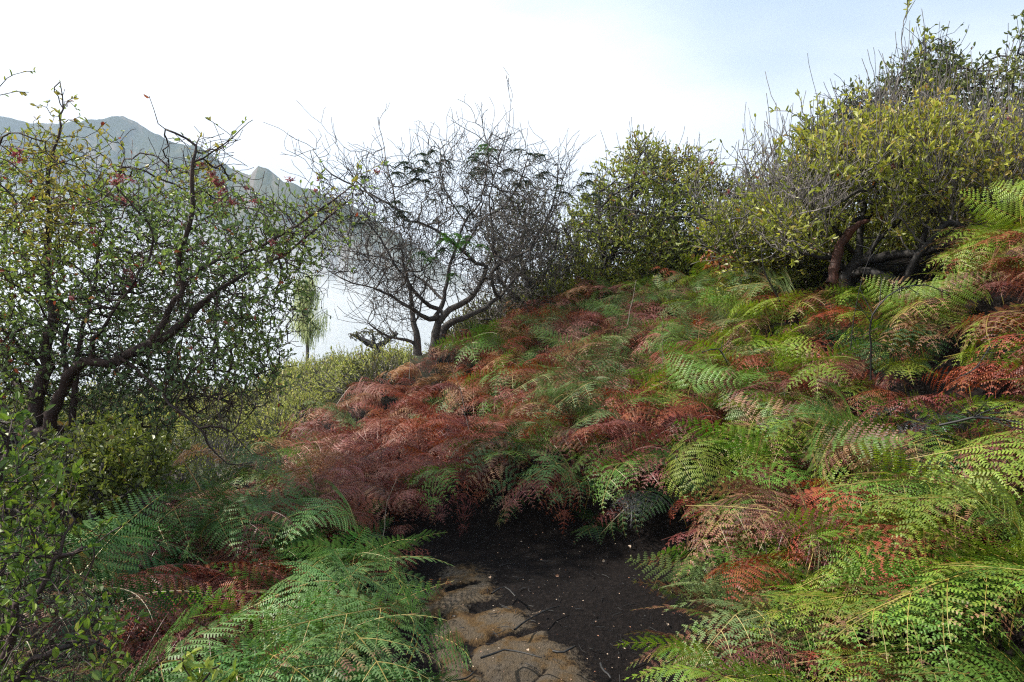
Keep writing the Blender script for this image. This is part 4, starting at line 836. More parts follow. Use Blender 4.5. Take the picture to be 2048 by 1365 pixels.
# ------------------------------------------------------------------ bracken
def frond_proto(seed, stalk=.42, blade=.62, arch=1.0, pairs=5, pin=.40, lean=.25, curl=0.0, seglen=.0190, segw=.0082, twist=.0, hang=.0, sparse=0.0):
    """bracken frond: stalk, arching midrib along +X, pinnae, pinnules with comb teeth"""
    r = np.random.default_rng(seed)
    # midrib points in the XZ plane
    n0, n1 = 6, 14; pts = []; p = np.zeros(3); ang = R(90) - lean * .4
    for i in range(n0 + 1):
        pts.append(p.copy()); ang -= lean * .10; p = p + np.array([math.cos(ang), r.normal(0, .03), math.sin(ang)]) * stalk / n0
    b0 = len(pts) - 1
    a_end = R(-16) - arch * R(24) - hang * R(26); a0 = ang
    for i in range(1, n1 + 1):
        f = i / n1; a = a0 + (a_end - a0) * min(1, (f * 1.9) ** .8 if f < .45 else .83 + .17 * f + 0 * f)
        p = pts[-1] + np.array([math.cos(a), math.sin(twist * f) * .2 + r.normal(0, .02), math.sin(a)]) * blade / n1; pts.append(p)
    pts = np.array(pts)
    chains = [(pts, np.linspace(.0034, .0010, len(pts)))]
    PO = []; PD = []; PN = []; PL = []; PT = []
    def pinna(o, d, nrm, ln, drp, tipbase, npair=None):
        """one feather: small midrib with pinnule pairs"""
        m = 12; c = [o]; dd = d.copy()
        for i in range(m):
            dd = dd - nrm * drp / m * 1.2 + np.array([0, 0, -1]) * drp / m * .5 + r.normal(0, .025, 3); dd /= np.linalg.norm(dd); c.append(c[-1] + dd * ln / m)
        c = np.array(c); chains.append((c, np.linspace(.0014, .0005, len(c))))
        npair = npair or max(5, int(ln / .035)); sd = np.cross(nrm, d); sd /= np.linalg.norm(sd)
        for k in range(npair):
            if r.random() < sparse: continue
            t = (k + .6) / (npair + .3); f = t * m; i = min(int(f), m - 1); q_ = c[i] + (c[i + 1] - c[i]) * (f - i); tg = c[i + 1] - c[i]; tg /= np.linalg.norm(tg)
            nn = nrm - tg * (nrm @ tg); nn /= np.linalg.norm(nn); sdk = np.cross(nn, tg)
            prof = (min(1, t * 5 + .55)) * (1 - t) ** .75 + .05
            for s_ in (-1, 1):
                L_ = ln * .36 * prof * r.uniform(.88, 1.08)
                if L_ < .008: continue
                dv = sdk * s_ * .88 + tg * .50 + nn * (.05 - curl * .35) + r.normal(0, .05, 3); dv /= np.linalg.norm(dv)
                PO.append(q_); PD.append(dv); PN.append(nn + r.normal(0, .10 + curl * .25, 3)); PL.append(L_); PT.append(tipbase * .5 + t * .6)
        # terminal
        PO.append(c[-2]); PD.append(dd); PN.append(nrm); PL.append(ln * .07); PT.append(1)
    for k in range(pairs):
        t = (k + .25) / (pairs + .4); f = b0 + t * n1; i = min(int(f), len(pts) - 2); o = pts[i] + (pts[i + 1] - pts[i]) * (f - i)
        tg = pts[i + 1] - pts[i]; tg /= np.linalg.norm(tg); nrm = np.cross(tg, (0, 1, 0)); nrm = -nrm if nrm[2] < 0 else nrm; nrm /= np.linalg.norm(nrm)
        for s_ in (-1, 1):
            ln = pin * ((1 - t) ** .8) * r.uniform(.85, 1.1) + .03
            sy = np.array([0, s_, 0]); d = sy * .80 + tg * .55 + nrm * (.22 if k < 2 else .05); d /= np.linalg.norm(d)
            pinna(o, d, nrm, ln, .36 + arch * .26 + curl * .5 + hang * .5, t * .6)
    o = pts[-4]; tg = pts[-1] - pts[-4]; tg /= np.linalg.norm(tg); nrm = np.cross(tg, (0, 1, 0)); nrm = -nrm if nrm[2] < 0 else nrm
    pinna(o, tg, nrm, pin * .50, .5 + curl, .7)
    PO = np.array(PO); PD = np.array(PD); PN = np.array(PN); PL = np.array(PL); PT = np.array(PT)
    PN -= PD * (PN * PD).sum(1)[:, None]; PN /= np.linalg.norm(PN, axis=1)[:, None]; PS = np.cross(PN, PD)
    cur = r.uniform(1.0, 2.4, len(PO)) + curl * 7; side = r.uniform(-.8, .8, len(PO)) + curl * r.uniform(-3, 3, len(PO))
    O = []; TV = []; tips = []; rn = []
    # teeth
    rid = r.random(len(PO)); allV = []; allT = []; allR = []
    spc = .0104
    for i in range(len(PO)):
        m = max(2, int(PL[i] / spc)); s = (np.arange(m) + .35) * PL[i] / m; u = s / PL[i]
        c = PO[i] + PD[i] * s[:, None] - PN[i] * (cur[i] * s * s)[:, None] + PS[i] * (side[i] * s * s)[:, None]
        dl = PD[i] - PN[i] * (2 * cur[i] * s)[:, None] + PS[i] * (2 * side[i] * s)[:, None]; dl /= np.linalg.norm(dl, axis=1)[:, None]
        l = np.minimum(seglen, PL[i] * .24) * (1 - u * .85) ** .6 * (0.55 + .45 * np.minimum(1, u * 8)) * r.uniform(.72, 1.12, m) * (r.random(m) > .025 + .12 * (r.random() < .12)); wv = segw * (1 - .35 * u)
        for sg in (-1, 1):
            T_ = PS[i] * sg * .93 + dl * .36 - PN[i] * (.18 + curl * .55); T_ /= np.linalg.norm(T_, axis=1)[:, None]
            a = c - dl * wv[:, None] * .5; b = c + dl * wv[:, None] * .5; e = c + T_ * l[:, None]
            allV.append(np.stack([a, b, e + dl * wv[:, None] * .30, e - dl * wv[:, None] * .30], 1).reshape(-1, 3)); allT.append(np.repeat(PT[i] * .6 + u * .4, 4)); allR.append(np.full(m * 4, rid[i]))
        # strip along the pinnule rib
    rib = []
    for i in range(len(PO)):
        s = np.linspace(0, PL[i], 3); rib.append((PO[i] + PD[i] * s[:, None] - PN[i] * (cur[i] * s * s)[:, None] + PS[i] * (side[i] * s * s)[:, None], np.array([.0011, .0009, .0005])))
    V = np.concatenate(allV); nq = len(V) // 4; RV, RQ, RT = tubes(rib)
    bl = mesh('blade', np.vstack([V, RV]), quads=np.vstack([np.arange(nq * 4).reshape(-1, 4), RQ + len(V)]), tris=RT + len(V), mats=[M_FB],
              attrs={'tip': np.concatenate(allT + [np.full(len(RV), .1)]), 'rnd': np.concatenate(allR + [np.full(len(RV), .8)])})
    V2, Q2, T2 = tubes(chains)
    return mesh('stalk', V2, Q2, T2, mats=[M_FS]), bl
PROTO = [
 frond_proto(1, .40, .62, .8, 5, .42, .3), frond_proto(2, .34, .70, 1.1, 6, .38, .5), frond_proto(3, .46, .52, .5, 4, .46, .2),
 frond_proto(4, .30, .60, 1.3, 5, .36, .8, hang=.5), frond_proto(5, .38, .58, .9, 5, .34, .4, twist=.9),
 # old ones: curled, thin, drooping
 frond_proto(6, .34, .62, .4, 5, .34, .3, curl=.40, hang=.2, twist=.6, segw=.0070, sparse=.10), frond_proto(7, .30, .60, .9, 5, .30, .7, curl=.6, hang=.5, twist=-.9, segw=.0064, sparse=.15),
 frond_proto(8, .38, .56, .5, 4, .36, .2, curl=.35, segw=.0066, sparse=.08),
 frond_proto(9, .44, .66, .3, 5, .40, .1, twist=-.8), frond_proto(10, .28, .74, 1.0, 6, .34, .9, twist=.5), frond_proto(11, .36, .58, .6, 5, .38, .6, curl=.25, segw=.0068, sparse=.06, twist=-.7), frond_proto(12, .36, .50, .2, 4, .50, .2, twist=.3),
]
print('proto faces', [len(b.polygons) for _, b in PROTO])
PAL = dict(Y=(.165, .225, .022), G=(.105, .185, .026), B=(.10, .19, .050), D=(.030, .075, .018), W=(.14, .20, .07), R=(.23, .048, .026), M=(.16, .038, .036), K=(.30, .115, .095), T=(.34, .165, .09), C=(.026, .026, .030))
STEM = dict(Y=(.26, .20, .04), G=(.20, .16, .035), B=(.34, .26, .07), D=(.16, .12, .03), W=(.36, .28, .10), R=(.20, .05, .02), M=(.10, .03, .02), K=(.28, .12, .08), T=(.36, .2, .1), C=(.03, .026, .026))
ZONES = [  # px, py, weights
 (880, 720, dict(T=5, K=2, R=1)), (1010, 690, dict(R=3, K=2, T=1, G=1)), (720, 760, dict(R=3, K=3, T=2)), (620, 820, dict(R=4, K=3, M=1)), (560, 870, dict(K=4, W=3, R=1)), (520, 900, dict(W=2, G=2, K=3)),
 (800, 830, dict(R=6, M=2, K=5)), (700, 900, dict(M=2, R=5, K=4)), (900, 880, dict(M=3, R=5, K=3, W=.8)), (850, 960, dict(M=4, R=3, W=1, K=3)), (960, 820, dict(R=5, M=3, K=2, W=.8)), (780, 1000, dict(M=3, R=3, K=2, W=.6)), (940, 940, dict(M=3, R=3, G=1.5)),
 (600, 940, dict(K=3, T=2, G=1, R=2)), (640, 1010, dict(R=4, K=3, M=1, G=.5)), (450, 960, dict(T=2, K=2, B=2)), (350, 1000, dict(K=2, T=1, B=2, D=1)), (300, 940, dict(D=4, B=2)),
 (1150, 640, dict(K=4, W=2, R=3, G=1)), (1250, 600, dict(K=2, W=3, T=1, G=2)), (1200, 700, dict(W=3, K=3, R=2, G=1)), (1100, 760, dict(W=3, G=2, R=2)), (1350, 640, dict(W=3, G=2, K=2, R=1)), (1450, 590, dict(Y=2, W=2, R=1)),
 (1080, 830, dict(G=3, W=2, M=2, R=1)), (1250, 800, dict(G=3, M=2, R=2, W=1)), (1150, 920, dict(G=3, M=2, R=2)), (1000, 950, dict(D=3, G=2, M=1)), (1100, 1000, dict(B=1, D=2, G=2, R=1)), (1250, 1000, dict(G=2, D=2, M=2, C=1)), (1350, 1050, dict(D=2, C=1, M=2, R=1)),
 (1350, 740, dict(R=3, M=2, Y=1, G=1)), (1500, 680, dict(Y=4, R=1, W=1)), (1500, 800, dict(Y=3, G=2, M=1)), (1450, 900, dict(G=3, Y=1, M=2)), (1400, 830, dict(M=3, R=1, G=2)), (1620, 830, dict(W=3, Y=3, M=1)),
 (1650, 600, dict(Y=5, R=1)), (1680, 680, dict(R=3, M=2, Y=3)), (1850, 570, dict(Y=6, R=1)), (2000, 560, dict(M=1, R=.6, Y=4)), (1900, 610, dict(Y=5, R=1)), (2010, 440, dict(Y=5, R=1)), (2060, 480, dict(R=3, T=1, Y=1)), (2040, 650, dict(R=2, M=1, Y=2)), (1880, 700, dict(Y=4, D=2)), (1850, 800, dict(C=3, D=2, M=1)),
 (1750, 760, dict(M=2, D=2, Y=1)), (2000, 800, dict(Y=2, W=1, M=1)), (1600, 950, dict(M=2, G=3, Y=2)), (1750, 920, dict(Y=2, M=2, G=2)), (1900, 950, dict(Y=4, G=2, R=1)), (1700, 1050, dict(Y=3, G=3)), (1850, 1040, dict(R=2, Y=3, G=2)), (2000, 1050, dict(Y=4, G=2)),
 (1600, 1100, dict(R=2, Y=2, M=1, G=2)), (1450, 1100, dict(G=2, W=2, M=2)), (1450, 1250, dict(G=2, M=2, W=1)), (1650, 1250, dict(G=4, R=1, Y=1)), (1600, 1340, dict(Y=2, M=1, G=2)), (1850, 1200, dict(Y=3, G=4)), (2000, 1250, dict(G=4, D=2)), (1850, 1340, dict(G=4, Y=2)), (2000, 1365, dict(D=2, G=3)),
 (650, 1080, dict(B=5, G=1)), (500, 1020, dict(B=4, G=1, T=.6)), (700, 1200, dict(B=8, W=1)), (600, 1300, dict(B=6, G=2)), (800, 1250, dict(B=5, G=2)), (350, 1180, dict(M=8, R=2)), (400, 1150, dict(M=7, R=2)), (350, 1280, dict(R=6, M=2)), (480, 1100, dict(R=3, M=3, B=2)),
 (300, 1060, dict(B=4, D=1)), (300, 1130, dict(M=6, R=2)), (330, 1220, dict(M=6, R=3)), (400, 1090, dict(M=6, R=2)), (430, 1140, dict(M=7, R=2)), (500, 1090, dict(M=5, R=3)), (370, 1250, dict(R=6)), (150, 1080, dict(B=3, D=2, T=.5)), (250, 1300, dict(B=2, D=2, M=1)), (500, 1360, dict(B=4, G=1)), (450, 1220, dict(B=3, M=2)),
]
ZP = np.array([(z[0], z[1]) for z in ZONES], float)
FERN = [(60, 1120), (150, 1040), (240, 960), (300, 915), (420, 930), (500, 890), (590, 840), (700, 762), (800, 720), (860, 685), (1000, 640), (1090, 585), (1300, 545), (1450, 505), (1600, 540), (1660, 560), (1850, 545), (1960, 480), (2048, 370), (2500, 200), (2500, 3000), (150, 3000), (230, 1400), (150, 1200)]
r = np.random.default_rng(99); ferns = []
eps = .15
sp_ = .145
for yy in np.concatenate([np.arange(2.0, 5.2, sp_), np.arange(5.2, 11.8, sp_ * .86)]):
    for xx in np.arange(-5.5, 8.5, sp_):
        if abs(xx) > .82 * yy + 1.0: continue
        x = xx + r.uniform(-.07, .07); y = yy + r.uniform(-.07, .07); ferns.append((x, y))
fx = np.array(ferns); fz = height(fx[:, 0], fx[:, 1])
px, py = project(np.c_[fx, fz + .38]); gpx, gpy = project(np.c_[fx, fz + .02])
pd = polydist(gpx, gpy, PATH)
keep = inpoly(px, py, FERN) & (pd < np.where(gpy < 1080, -4, -56)) & (np.hypot(fx[:, 0], fx[:, 1]) > 2.05)
# a dark hollow in the bank at the right, thin cover around it
hol = polydist(gpx, gpy, [(1640, 790), (1700, 700), (1800, 720), (1900, 690), (1990, 740), (1940, 860), (1800, 900), (1690, 860)])
keep &= ~((hol > 0) & (r.random(len(fx)) < .6))
keep &= ~((px > 1630) & (px < 1985) & (py < 578 - np.clip((px - 1840) * .55, 0, 90)) & (fx[:, 1] < 7.2) & (fx[:, 1] > 5) & (r.random(len(fx)) < .72))
hol2 = polydist(gpx, gpy, [(1400, 1050), (1450, 1100), (1420, 1200), (1380, 1220), (1360, 1100)])
# left shade gap
lg = inpoly(gpx, gpy, [(180, 990), (400, 960), (330, 1060), (200, 1080)]); keep &= ~(lg & (r.random(len(fx)) < .5))
trunkgap = (np.abs(px - 860) < 40) & (fx[:, 1] > 8.2) & (fx[:, 1] < 9.2); keep &= ~trunkgap
fx = fx[keep]; fz = fz[keep]; px = px[keep]; py = py[keep]; gpx = gpx[keep]; gpy = gpy[keep]
gxn = (height(fx[:, 0] + eps, fx[:, 1]) - height(fx[:, 0] - eps, fx[:, 1])) / (2 * eps); gyn = (height(fx[:, 0], fx[:, 1] + eps) - height(fx[:, 0], fx[:, 1] - eps)) / (2 * eps)
n = len(fx); print('ferns', n)
downaz = np.arctan2(-gyn - .40, -gxn - .12)        # downhill, a little towards the open path
az = downaz + np.where(r.random(n) < .72, r.normal(0, .6, n), r.uniform(-3.1, 3.1, n))
scl = (.52 + .72 * r.random(n) ** 1.2) * np.clip(1.12 - .035 * fx[:, 1], .85, 1)
# small ferns at the path edge
ed = np.clip((-polydist(gpx, gpy, PATH) - 14) / 120, 0, 1); scl *= .70 + .30 * ed
tpx, tpy = project(np.c_[fx[:, 0] + np.cos(az) * .36 * scl, fx[:, 1] + np.sin(az) * .36 * scl, fz + .34 * scl])
kind = np.zeros(n, int); key = []; age = np.zeros(n)
for i in range(n):
    jx, jy = tpx[i] + r.normal(0, 34 if fx[i, 1] > 3.8 else 14), tpy[i] + r.normal(0, 22 if fx[i, 1] > 3.8 else 10)
    z = ZONES[int(((ZP[:, 0] - jx) ** 2 + (1.3 * (ZP[:, 1] - jy)) ** 2).argmin())][2]
    z = dict(z)
    if px[i] > 950 and gpy[i] < 1150: z['R'] = z.get('R', 0) + .12; z['M'] = z.get('M', 0) + .2
    ks = list(z); wv = np.array([z[k] for k in ks], float); k = ks[r.choice(len(ks), p=wv / wv.sum())]; key.append(k)
    if inpoly(tpx[i], tpy[i], [(265, 1075), (545, 1075), (510, 1180), (400, 1300), (300, 1290)]) and fx[i, 1] < 4.2: k = key[-1] = 'MMR'[int(r.integers(3))]
    if k in 'YGBDW': kind[i] = r.choice([0, 1, 2, 3, 4, 8, 9, 11]); age[i] = r.normal(.035, .10) + (.15 if px[i] > 900 and r.random() < .2 else 0) - (.12 if k == 'B' else 0)
    else: kind[i] = r.choice([5, 6, 7, 10, 10, 4]); age[i] = -1.0 if k in 'CT' else r.normal(-.05, .15)
tint = np.array([PAL[k] for k in key]) * r.uniform(.78, 1.25, (n, 1)) * r.uniform(.92, 1.08, (n, 3)); stem = np.array([STEM[k] for k in key]) * r.uniform(.7, 1.15, (n, 1))
rot = np.c_[np.arctan(gyn) * .45 + r.normal(0, .20, n) * np.clip(fx[:, 1] / 4, .8, 1.6), -np.arctan(gxn) * .45 + r.normal(0, .20, n) * np.clip(fx[:, 1] / 4, .8, 1.6), az]
sink = .04 + .26 * r.random(n) ** 1.6
pos = np.c_[fx, fz - sink]
PLACES = [('at the bottom edge left of the path', lambda a, b: (a < 900) & (b > 1260)), ('hanging over the left edge of the path', lambda a, b: (a < 900) & (a > 700) & (b > 1060)), ('in the green clump left of the path', lambda a, b: (a < 700) & (a > 420) & (b > 1060)),
          ('in the shade behind the near left shrub', lambda a, b: (a <= 420) & (b > 1000)), ('in the lower right corner', lambda a, b: (a > 1750) & (b > 1180)), ('at the bottom edge right of the path', lambda a, b: (a > 1300) & (b > 1260)), ('against the right edge of the picture', lambda a, b: (a > 1880) & (b > 880)), ('overhanging the head of the dark path', lambda a, b: (a >= 700) & (a < 1330) & (b > 880)),
          ('on the lower right bank beside the path', lambda a, b: (b > 1080)), ('on the right-hand bank', lambda a, b: (a > 1400) & (b > 780)), ('near the dark hollow under the right-hand trees', lambda a, b: (a > 1500)),
          ('on the red slope left of centre', lambda a, b: (a < 1000)), ('on the mound below the rounded tree', lambda a, b: a > -1e9)]
CN = dict(Y='bright yellow-green', G='fresh green', B='cool green', D='dark green', W='pale silvery green', R='rusty red dead', M='dark maroon dead', K='pinkish-brown dead', T='tan dead', C='charcoal grey dead')
size = scl / np.linalg.norm(pos - np.array([0, 0, CAM_Z]), axis=1)
vis = (px > -60) & (px < 2110) & (py < 1440)
order = np.argsort(-np.where(vis, size, 0)); IND = set(order[:300].tolist())
first = {}
for i in sorted(IND):
    k = int(kind[i]); a, b = px[i], py[i]
    where = next(nm for nm, f in PLACES if f(a, b))
    ca, sa = math.cos(az[i]), math.sin(az[i]); dw = 'arching right' if ca > .6 else 'arching left' if ca < -.6 else 'arching forward' if sa < 0 else 'leaning back'
    sz = 'long' if scl[i] > .98 else 'short' if scl[i] < .76 else ''
    root = empty('bracken_fern', pos[i].tolist(), ' '.join(f'{sz} {CN[key[i]]} bracken frond {dw} {where}'.split()), 'fern', f'{CN[key[i]]} bracken {where}')
    root.rotation_euler = rot[i].tolist(); root.scale = (float(scl[i]),) * 3
    for nm, me in (('stalk', PROTO[k][0]), ('blade', PROTO[k][1])):
        c = obj(nm, me, root); c['tint'] = tint[i].tolist(); c['stem_tint'] = stem[i].tolist(); c['age'] = float(age[i]); first.setdefault((k, nm), c)
for k in range(len(PROTO)):
    assert (k, 'stalk') in first, 'proto unused'
rest = np.array([i for i in range(n) if i not in IND]); print('stuff ferns', len(rest))
pm = bpy.data.meshes.new('bracken_bank'); pm.vertices.add(len(rest)); pm.vertices.foreach_set('co', pos[rest].astype(np.float32).ravel())
def addattr(nm, typ, data, prop):
    at = pm.attributes.new(nm, typ, 'POINT'); at.data.foreach_set(prop, np.asarray(data).ravel())
addattr('rot', 'FLOAT_VECTOR', rot[rest].astype(np.float32), 'vector'); addattr('scl', 'FLOAT', scl[rest].astype(np.float32), 'value'); addattr('kind_id', 'INT', kind[rest].astype(np.int32), 'value')
addattr('tint', 'FLOAT_VECTOR', tint[rest].astype(np.float32), 'vector'); addattr('stem_tint', 'FLOAT_VECTOR', stem[rest].astype(np.float32), 'vector'); addattr('age', 'FLOAT', age[rest].astype(np.float32), 'value')
pm.update(); bank = obj('bracken_bank', pm); tag(bank, 'bank of mixed green and rust-red bracken covering the mound behind the nearer fronds', 'ferns', None, 'stuff')
ng = bpy.data.node_groups.new('bracken_scatter', 'GeometryNodeTree')
ng.interface.new_socket('Geometry', in_out='INPUT', socket_type='NodeSocketGeometry'); ng.interface.new_socket('Geometry', in_out='OUTPUT', socket_type='NodeSocketGeometry')
gi = N(ng, 'NodeGroupInput'); gout = N(ng, 'NodeGroupOutput'); join = N(ng, 'GeometryNodeJoinGeometry')
def named(nm, typ):
    a = N(ng, 'GeometryNodeInputNamedAttribute', data_type=typ); a.inputs['Name'].default_value = nm; return a.outputs['Attribute']
kid = named('kind_id', 'INT'); rt = named('rot', 'FLOAT_VECTOR'); sc_ = named('scl', 'FLOAT')
e2r = N(ng, 'FunctionNodeEulerToRotation'); ng.links.new(rt, e2r.inputs[0])
for k in range(len(PROTO)):
    j = N(ng, 'GeometryNodeJoinGeometry')
    for nm in ('stalk', 'blade'):
        oi = N(ng, 'GeometryNodeObjectInfo', transform_space='ORIGINAL'); oi.inputs[0].default_value = first[(k, nm)]; ng.links.new(oi.outputs['Geometry'], j.inputs[0])
    cmpn = N(ng, 'FunctionNodeCompare', data_type='INT', operation='EQUAL'); ng.links.new(kid, cmpn.inputs[2]); cmpn.inputs[3].default_value = k
    iop = N(ng, 'GeometryNodeInstanceOnPoints'); ng.links.new(gi.outputs[0], iop.inputs['Points']); ng.links.new(cmpn.outputs[0], iop.inputs['Selection']); ng.links.new(j.outputs[0], iop.inputs['Instance'])
    ng.links.new(e2r.outputs[0], iop.inputs['Rotation']); ng.links.new(sc_, iop.inputs['Scale']); ng.links.new(iop.outputs[0], join.inputs[0])
ng.links.new(join.outputs[0], gout.inputs[0])
md = bank.modifiers.new('scatter', 'NODES'); md.node_group = ng

# ------------------------------------------------------------------ dry stalks, charred twigs, grass
def stick(name, label, cat, pts, mat, group=None, twigs=0, seed=0):
    r = np.random.default_rng(seed + 900); c = catmull(np.array([[*P(a, b, d), e] for a, b, d, e in pts]), .05); c[:, :3] += np.cumsum(r.normal(0, .003, (len(c), 3)), 0)
    ch = [(c[:, :3], c[:, 3])]
    for k in range(twigs):
        i = r.integers(len(c) // 3, len(c) - 1); tg = c[i + 1, :3] - c[i, :3]; tg /= np.linalg.norm(tg); d = tg + r.normal(0, .7, 3); d /= np.linalg.norm(d); ln = r.uniform(.08, .22)
        pts_ = [c[i, :3]]; 
        for _ in range(5): d = d + r.normal(0, .12, 3); pts_.append(pts_[-1] + d / np.linalg.norm(d) * ln / 5)
        ch.append((np.array(pts_), np.linspace(c[i, 3] * .7, .0012, 6)))
    lc = c[0, :3].copy(); V, Q, T = tubes(ch); return tag(obj(name, mesh(name, V - lc, Q, T, mats=[mat], smooth=True), None, lc), label, cat, group)
M_CHAR = plain('charred_wood', (.012, .011, .011), .6); M_DRY = plain('dry_stem', (.42, .24, .10), .6); M_GREYST = plain('grey_stem', (.25, .21, .18), .7)
stick('charred_twig', 'long thin charred twig arching over the ferns above the dark hollow', 'twig', [(1742, 760, 4.3, .006), (1740, 690, 4.25, .0055), (1745, 630, 4.2, .005), (1790, 580, 4.2, .004), (1850, 568, 4.2, .003), (1900, 590, 4.2, .002)], M_CHAR, None, 6, 1)
stick('charred_twig', 'bent charred twig standing in ferns below the broken trunk', 'twig', [(1560, 605, 6.2, .008), (1545, 575, 6.2, .007), (1528, 540, 6.2, .006), (1520, 490, 6.2, .004)], M_CHAR, None, 4, 2)
stick('charred_twig', 'upright charred stem beside the dark hollow', 'twig', [(1700, 700, 4.6, .0035), (1712, 600, 4.6, .003), (1738, 520, 4.6, .0022), (1760, 470, 4.6, .0015)], M_CHAR, None, 5, 3)
stick('charred_twig', 'blackened branch lying on the fronds at the right edge', 'twig', [(1880, 850, 3.3, .006), (1950, 835, 3.2, .006), (2010, 840, 3.1, .005), (2080, 860, 3.0, .003)], M_CHAR, None, 9, 4)
stick('charred_twig', 'short black twig arching in the middle of the fern mound', 'twig', [(1405, 705, 5.6, .005), (1440, 700, 5.6, .005), (1462, 735, 5.6, .004)], M_CHAR, None, 3, 5)
stick('charred_twig', 'crooked black twigs against the dark hollow wall', 'twig', [(1900, 770, 4.0, .005), (1960, 730, 4.0, .004), (1985, 690, 4.0, .003), (2020, 680, 4.0, .002)], M_CHAR, None, 7, 6)
for i, (pts, lab) in enumerate([([(402, 985, 4.4, .005), (385, 950, 4.4, .004), (352, 892, 4.4, .002)], 'straight orange-brown dead stalk sticking up in the shade left of centre'),
        ([(1255, 650, 7.2, .005), (1265, 600, 7.2, .004), (1272, 560, 7.2, .002)], 'thin pale upright stalk on the fern crest below the rounded tree'),
        ([(640, 930, 5.3, .004), (680, 860, 5.3, .003), (702, 800, 5.3, .002)], 'thin straw-coloured stalk leaning in the red ferns'),
        ([(905, 720, 8.4, .006), (907, 690, 8.4, .005), (915, 650, 8.4, .002)], 'pale bent stalk at the foot of the crooked bare tree')]):
    stick('dry_stalk', lab, 'stalk', pts, M_DRY if i in (0, 2) else M_GREYST, None, 0, 20 + i)
r = np.random.default_rng(66)
for i in range(34):
    a, b = r.uniform(620, 2000), r.uniform(640, 1300); d = float(np.interp(b, [640, 850, 1300], [7.2, 5.0, 2.7])) - (a - 1200) / 2500
    if polydist(a, b, PATH) > -60: continue
    le = r.uniform(-60, 60); hh = r.uniform(60, 130); stick('dry_stalk', 'thin bare dead stem rising among the bracken fronds', 'stalk', [(a, b, d, .0026), (a + le * .3, b - hh * .5, d, .002), (a + le, b - hh, d - .1, .0012)], [M_DRY, M_GREYST, M_BARK_RUST][i % 3], 'bare dead stems among the bracken', 0, 60 + i)
def tuft(px, py, d, label, nb, hgt, seed):
    hgt *= .62
    r = np.random.default_rng(seed); p = P(px, py, d); p[2] = float(height(p[0], p[1])) - .02; V = []; Q = []; rv = []
    for b in range(nb):
        a = r.uniform(0, 6.28); h_ = hgt * r.uniform(.6, 1.1); o = r.normal(0, .05, 3); o[2] = 0; lean = r.uniform(.25, 1.0); dirr = np.array([math.cos(a), math.sin(a), 0]); sd_ = np.array([-math.sin(a), math.cos(a), 0]); m = 7
        for k in range(m):
            t = k / (m - 1); c = o + dirr * lean * h_ * t ** 1.7 + np.array([0, 0, h_ * (t - .35 * lean * t * t)]); w_ = .0035 * (1 - t) + .0006; V += [c - sd_ * w_, c + sd_ * w_]
            if k: i = len(V); Q.append([i - 4, i - 3, i - 1, i - 2])
            rv += [b / nb] * 2
    tag(obj('grass_tuft', mesh('grass_tuft', V, quads=Q, mats=[M_DRYGRASS], attrs={'rnd': rv}), None, p), label, 'grass tuft')
tuft(655, 905, 5.9, 'straw-yellow dry grass tuft in a gap of the red ferns', 46, .75, 1); tuft(540, 990, 5.2, 'small dry grass tuft near the grey dead branch', 26, .5, 2); tuft(1480, 545, 8.3, 'pale dry grass on the crest below the twiggy shrub', 40, .5, 3)

def gd(px, py, z=.03): return (CAM_Z - z) / math.tan(math.atan((py - 682.5) / F_PX) + PITCH)
for lab, pts in [('dark root lying across the lower tan rock', [(960, 1318), (1010, 1302), (1050, 1310), (1085, 1322)]), ('short charred root on the right edge of the tan rock', [(1030, 1262), (1055, 1240), (1090, 1222), (1120, 1210)]), 
                 ('blackened root at the bottom of the tan rock', [(1105, 1305), (1125, 1310), (1145, 1298)]), ('thin dark root above the tan rock', [(985, 1190), (1010, 1178), (1030, 1198)]), ('charred stick on dark soil right of the rock', [(1200, 1330), (1207, 1350), (1215, 1362)])]:
    stick('root', lab, 'root', [(a, b, gd(a, b, .055), .006 - .0010 * k) for k, (a, b) in enumerate(pts)], M_CHAR if 'grey' not in lab else M_BARK_DARK, None, 0, len(pts) * 7 + len(lab))
# ------------------------------------------------------------------ litter on the path
r = np.random.default_rng(17); ch = []
for _ in range(240):
    a, b = r.uniform(845, 1390), r.uniform(1045, 1420)
    if not inpoly(a, b, PATH): continue
    d = CAM_Z / math.tan(math.atan((b - 682.5) / F_PX) + PITCH); p = P(a, b, d); an = r.uniform(0, 6.28); ln = r.uniform(.01, .07) * (2 if r.random() < .08 else 1)
    e = p + np.array([math.cos(an), math.sin(an), 0]) * ln; m_ = (p + e) / 2 + np.array([r.normal(0, .15), r.normal(0, .15), 0]) * ln
    c = catmull(np.array([p, m_, e]), .02); c[:, 2] = height(c[:, 0], c[:, 1]) + .006 + .022 * (polydist(*project(c), ROCK) > 5); ch.append((c, np.full(len(c), r.uniform(.0008, .0026) * (1.6 if ln > .08 else 1))))
V, Q, T = tubes(ch); tag(obj('charcoal_litter', mesh('charcoal_litter', V, Q, T, mats=[M_CHAR], smooth=True)), 'burnt twigs and charcoal crumbs scattered over the path', 'litter', None, 'stuff')
O = []; D = []
for _ in range(260):
    a, b = r.uniform(845, 1390), r.uniform(1045, 1420)
    if not inpoly(a, b, PATH): continue
    d = CAM_Z / math.tan(math.atan((b - 682.5) / F_PX) + PITCH); p = P(a, b, d); p[2] = float(height(p[0], p[1])) + .012 + .022 * (rock is not None and inpoly(a, b, ROCK)); O.append(p); D.append([r.normal(), r.normal(), .1])
O = np.array(O); Ls = r.uniform(.004, .012, len(O)); Ls[:10] = r.uniform(.02, .03, 10)
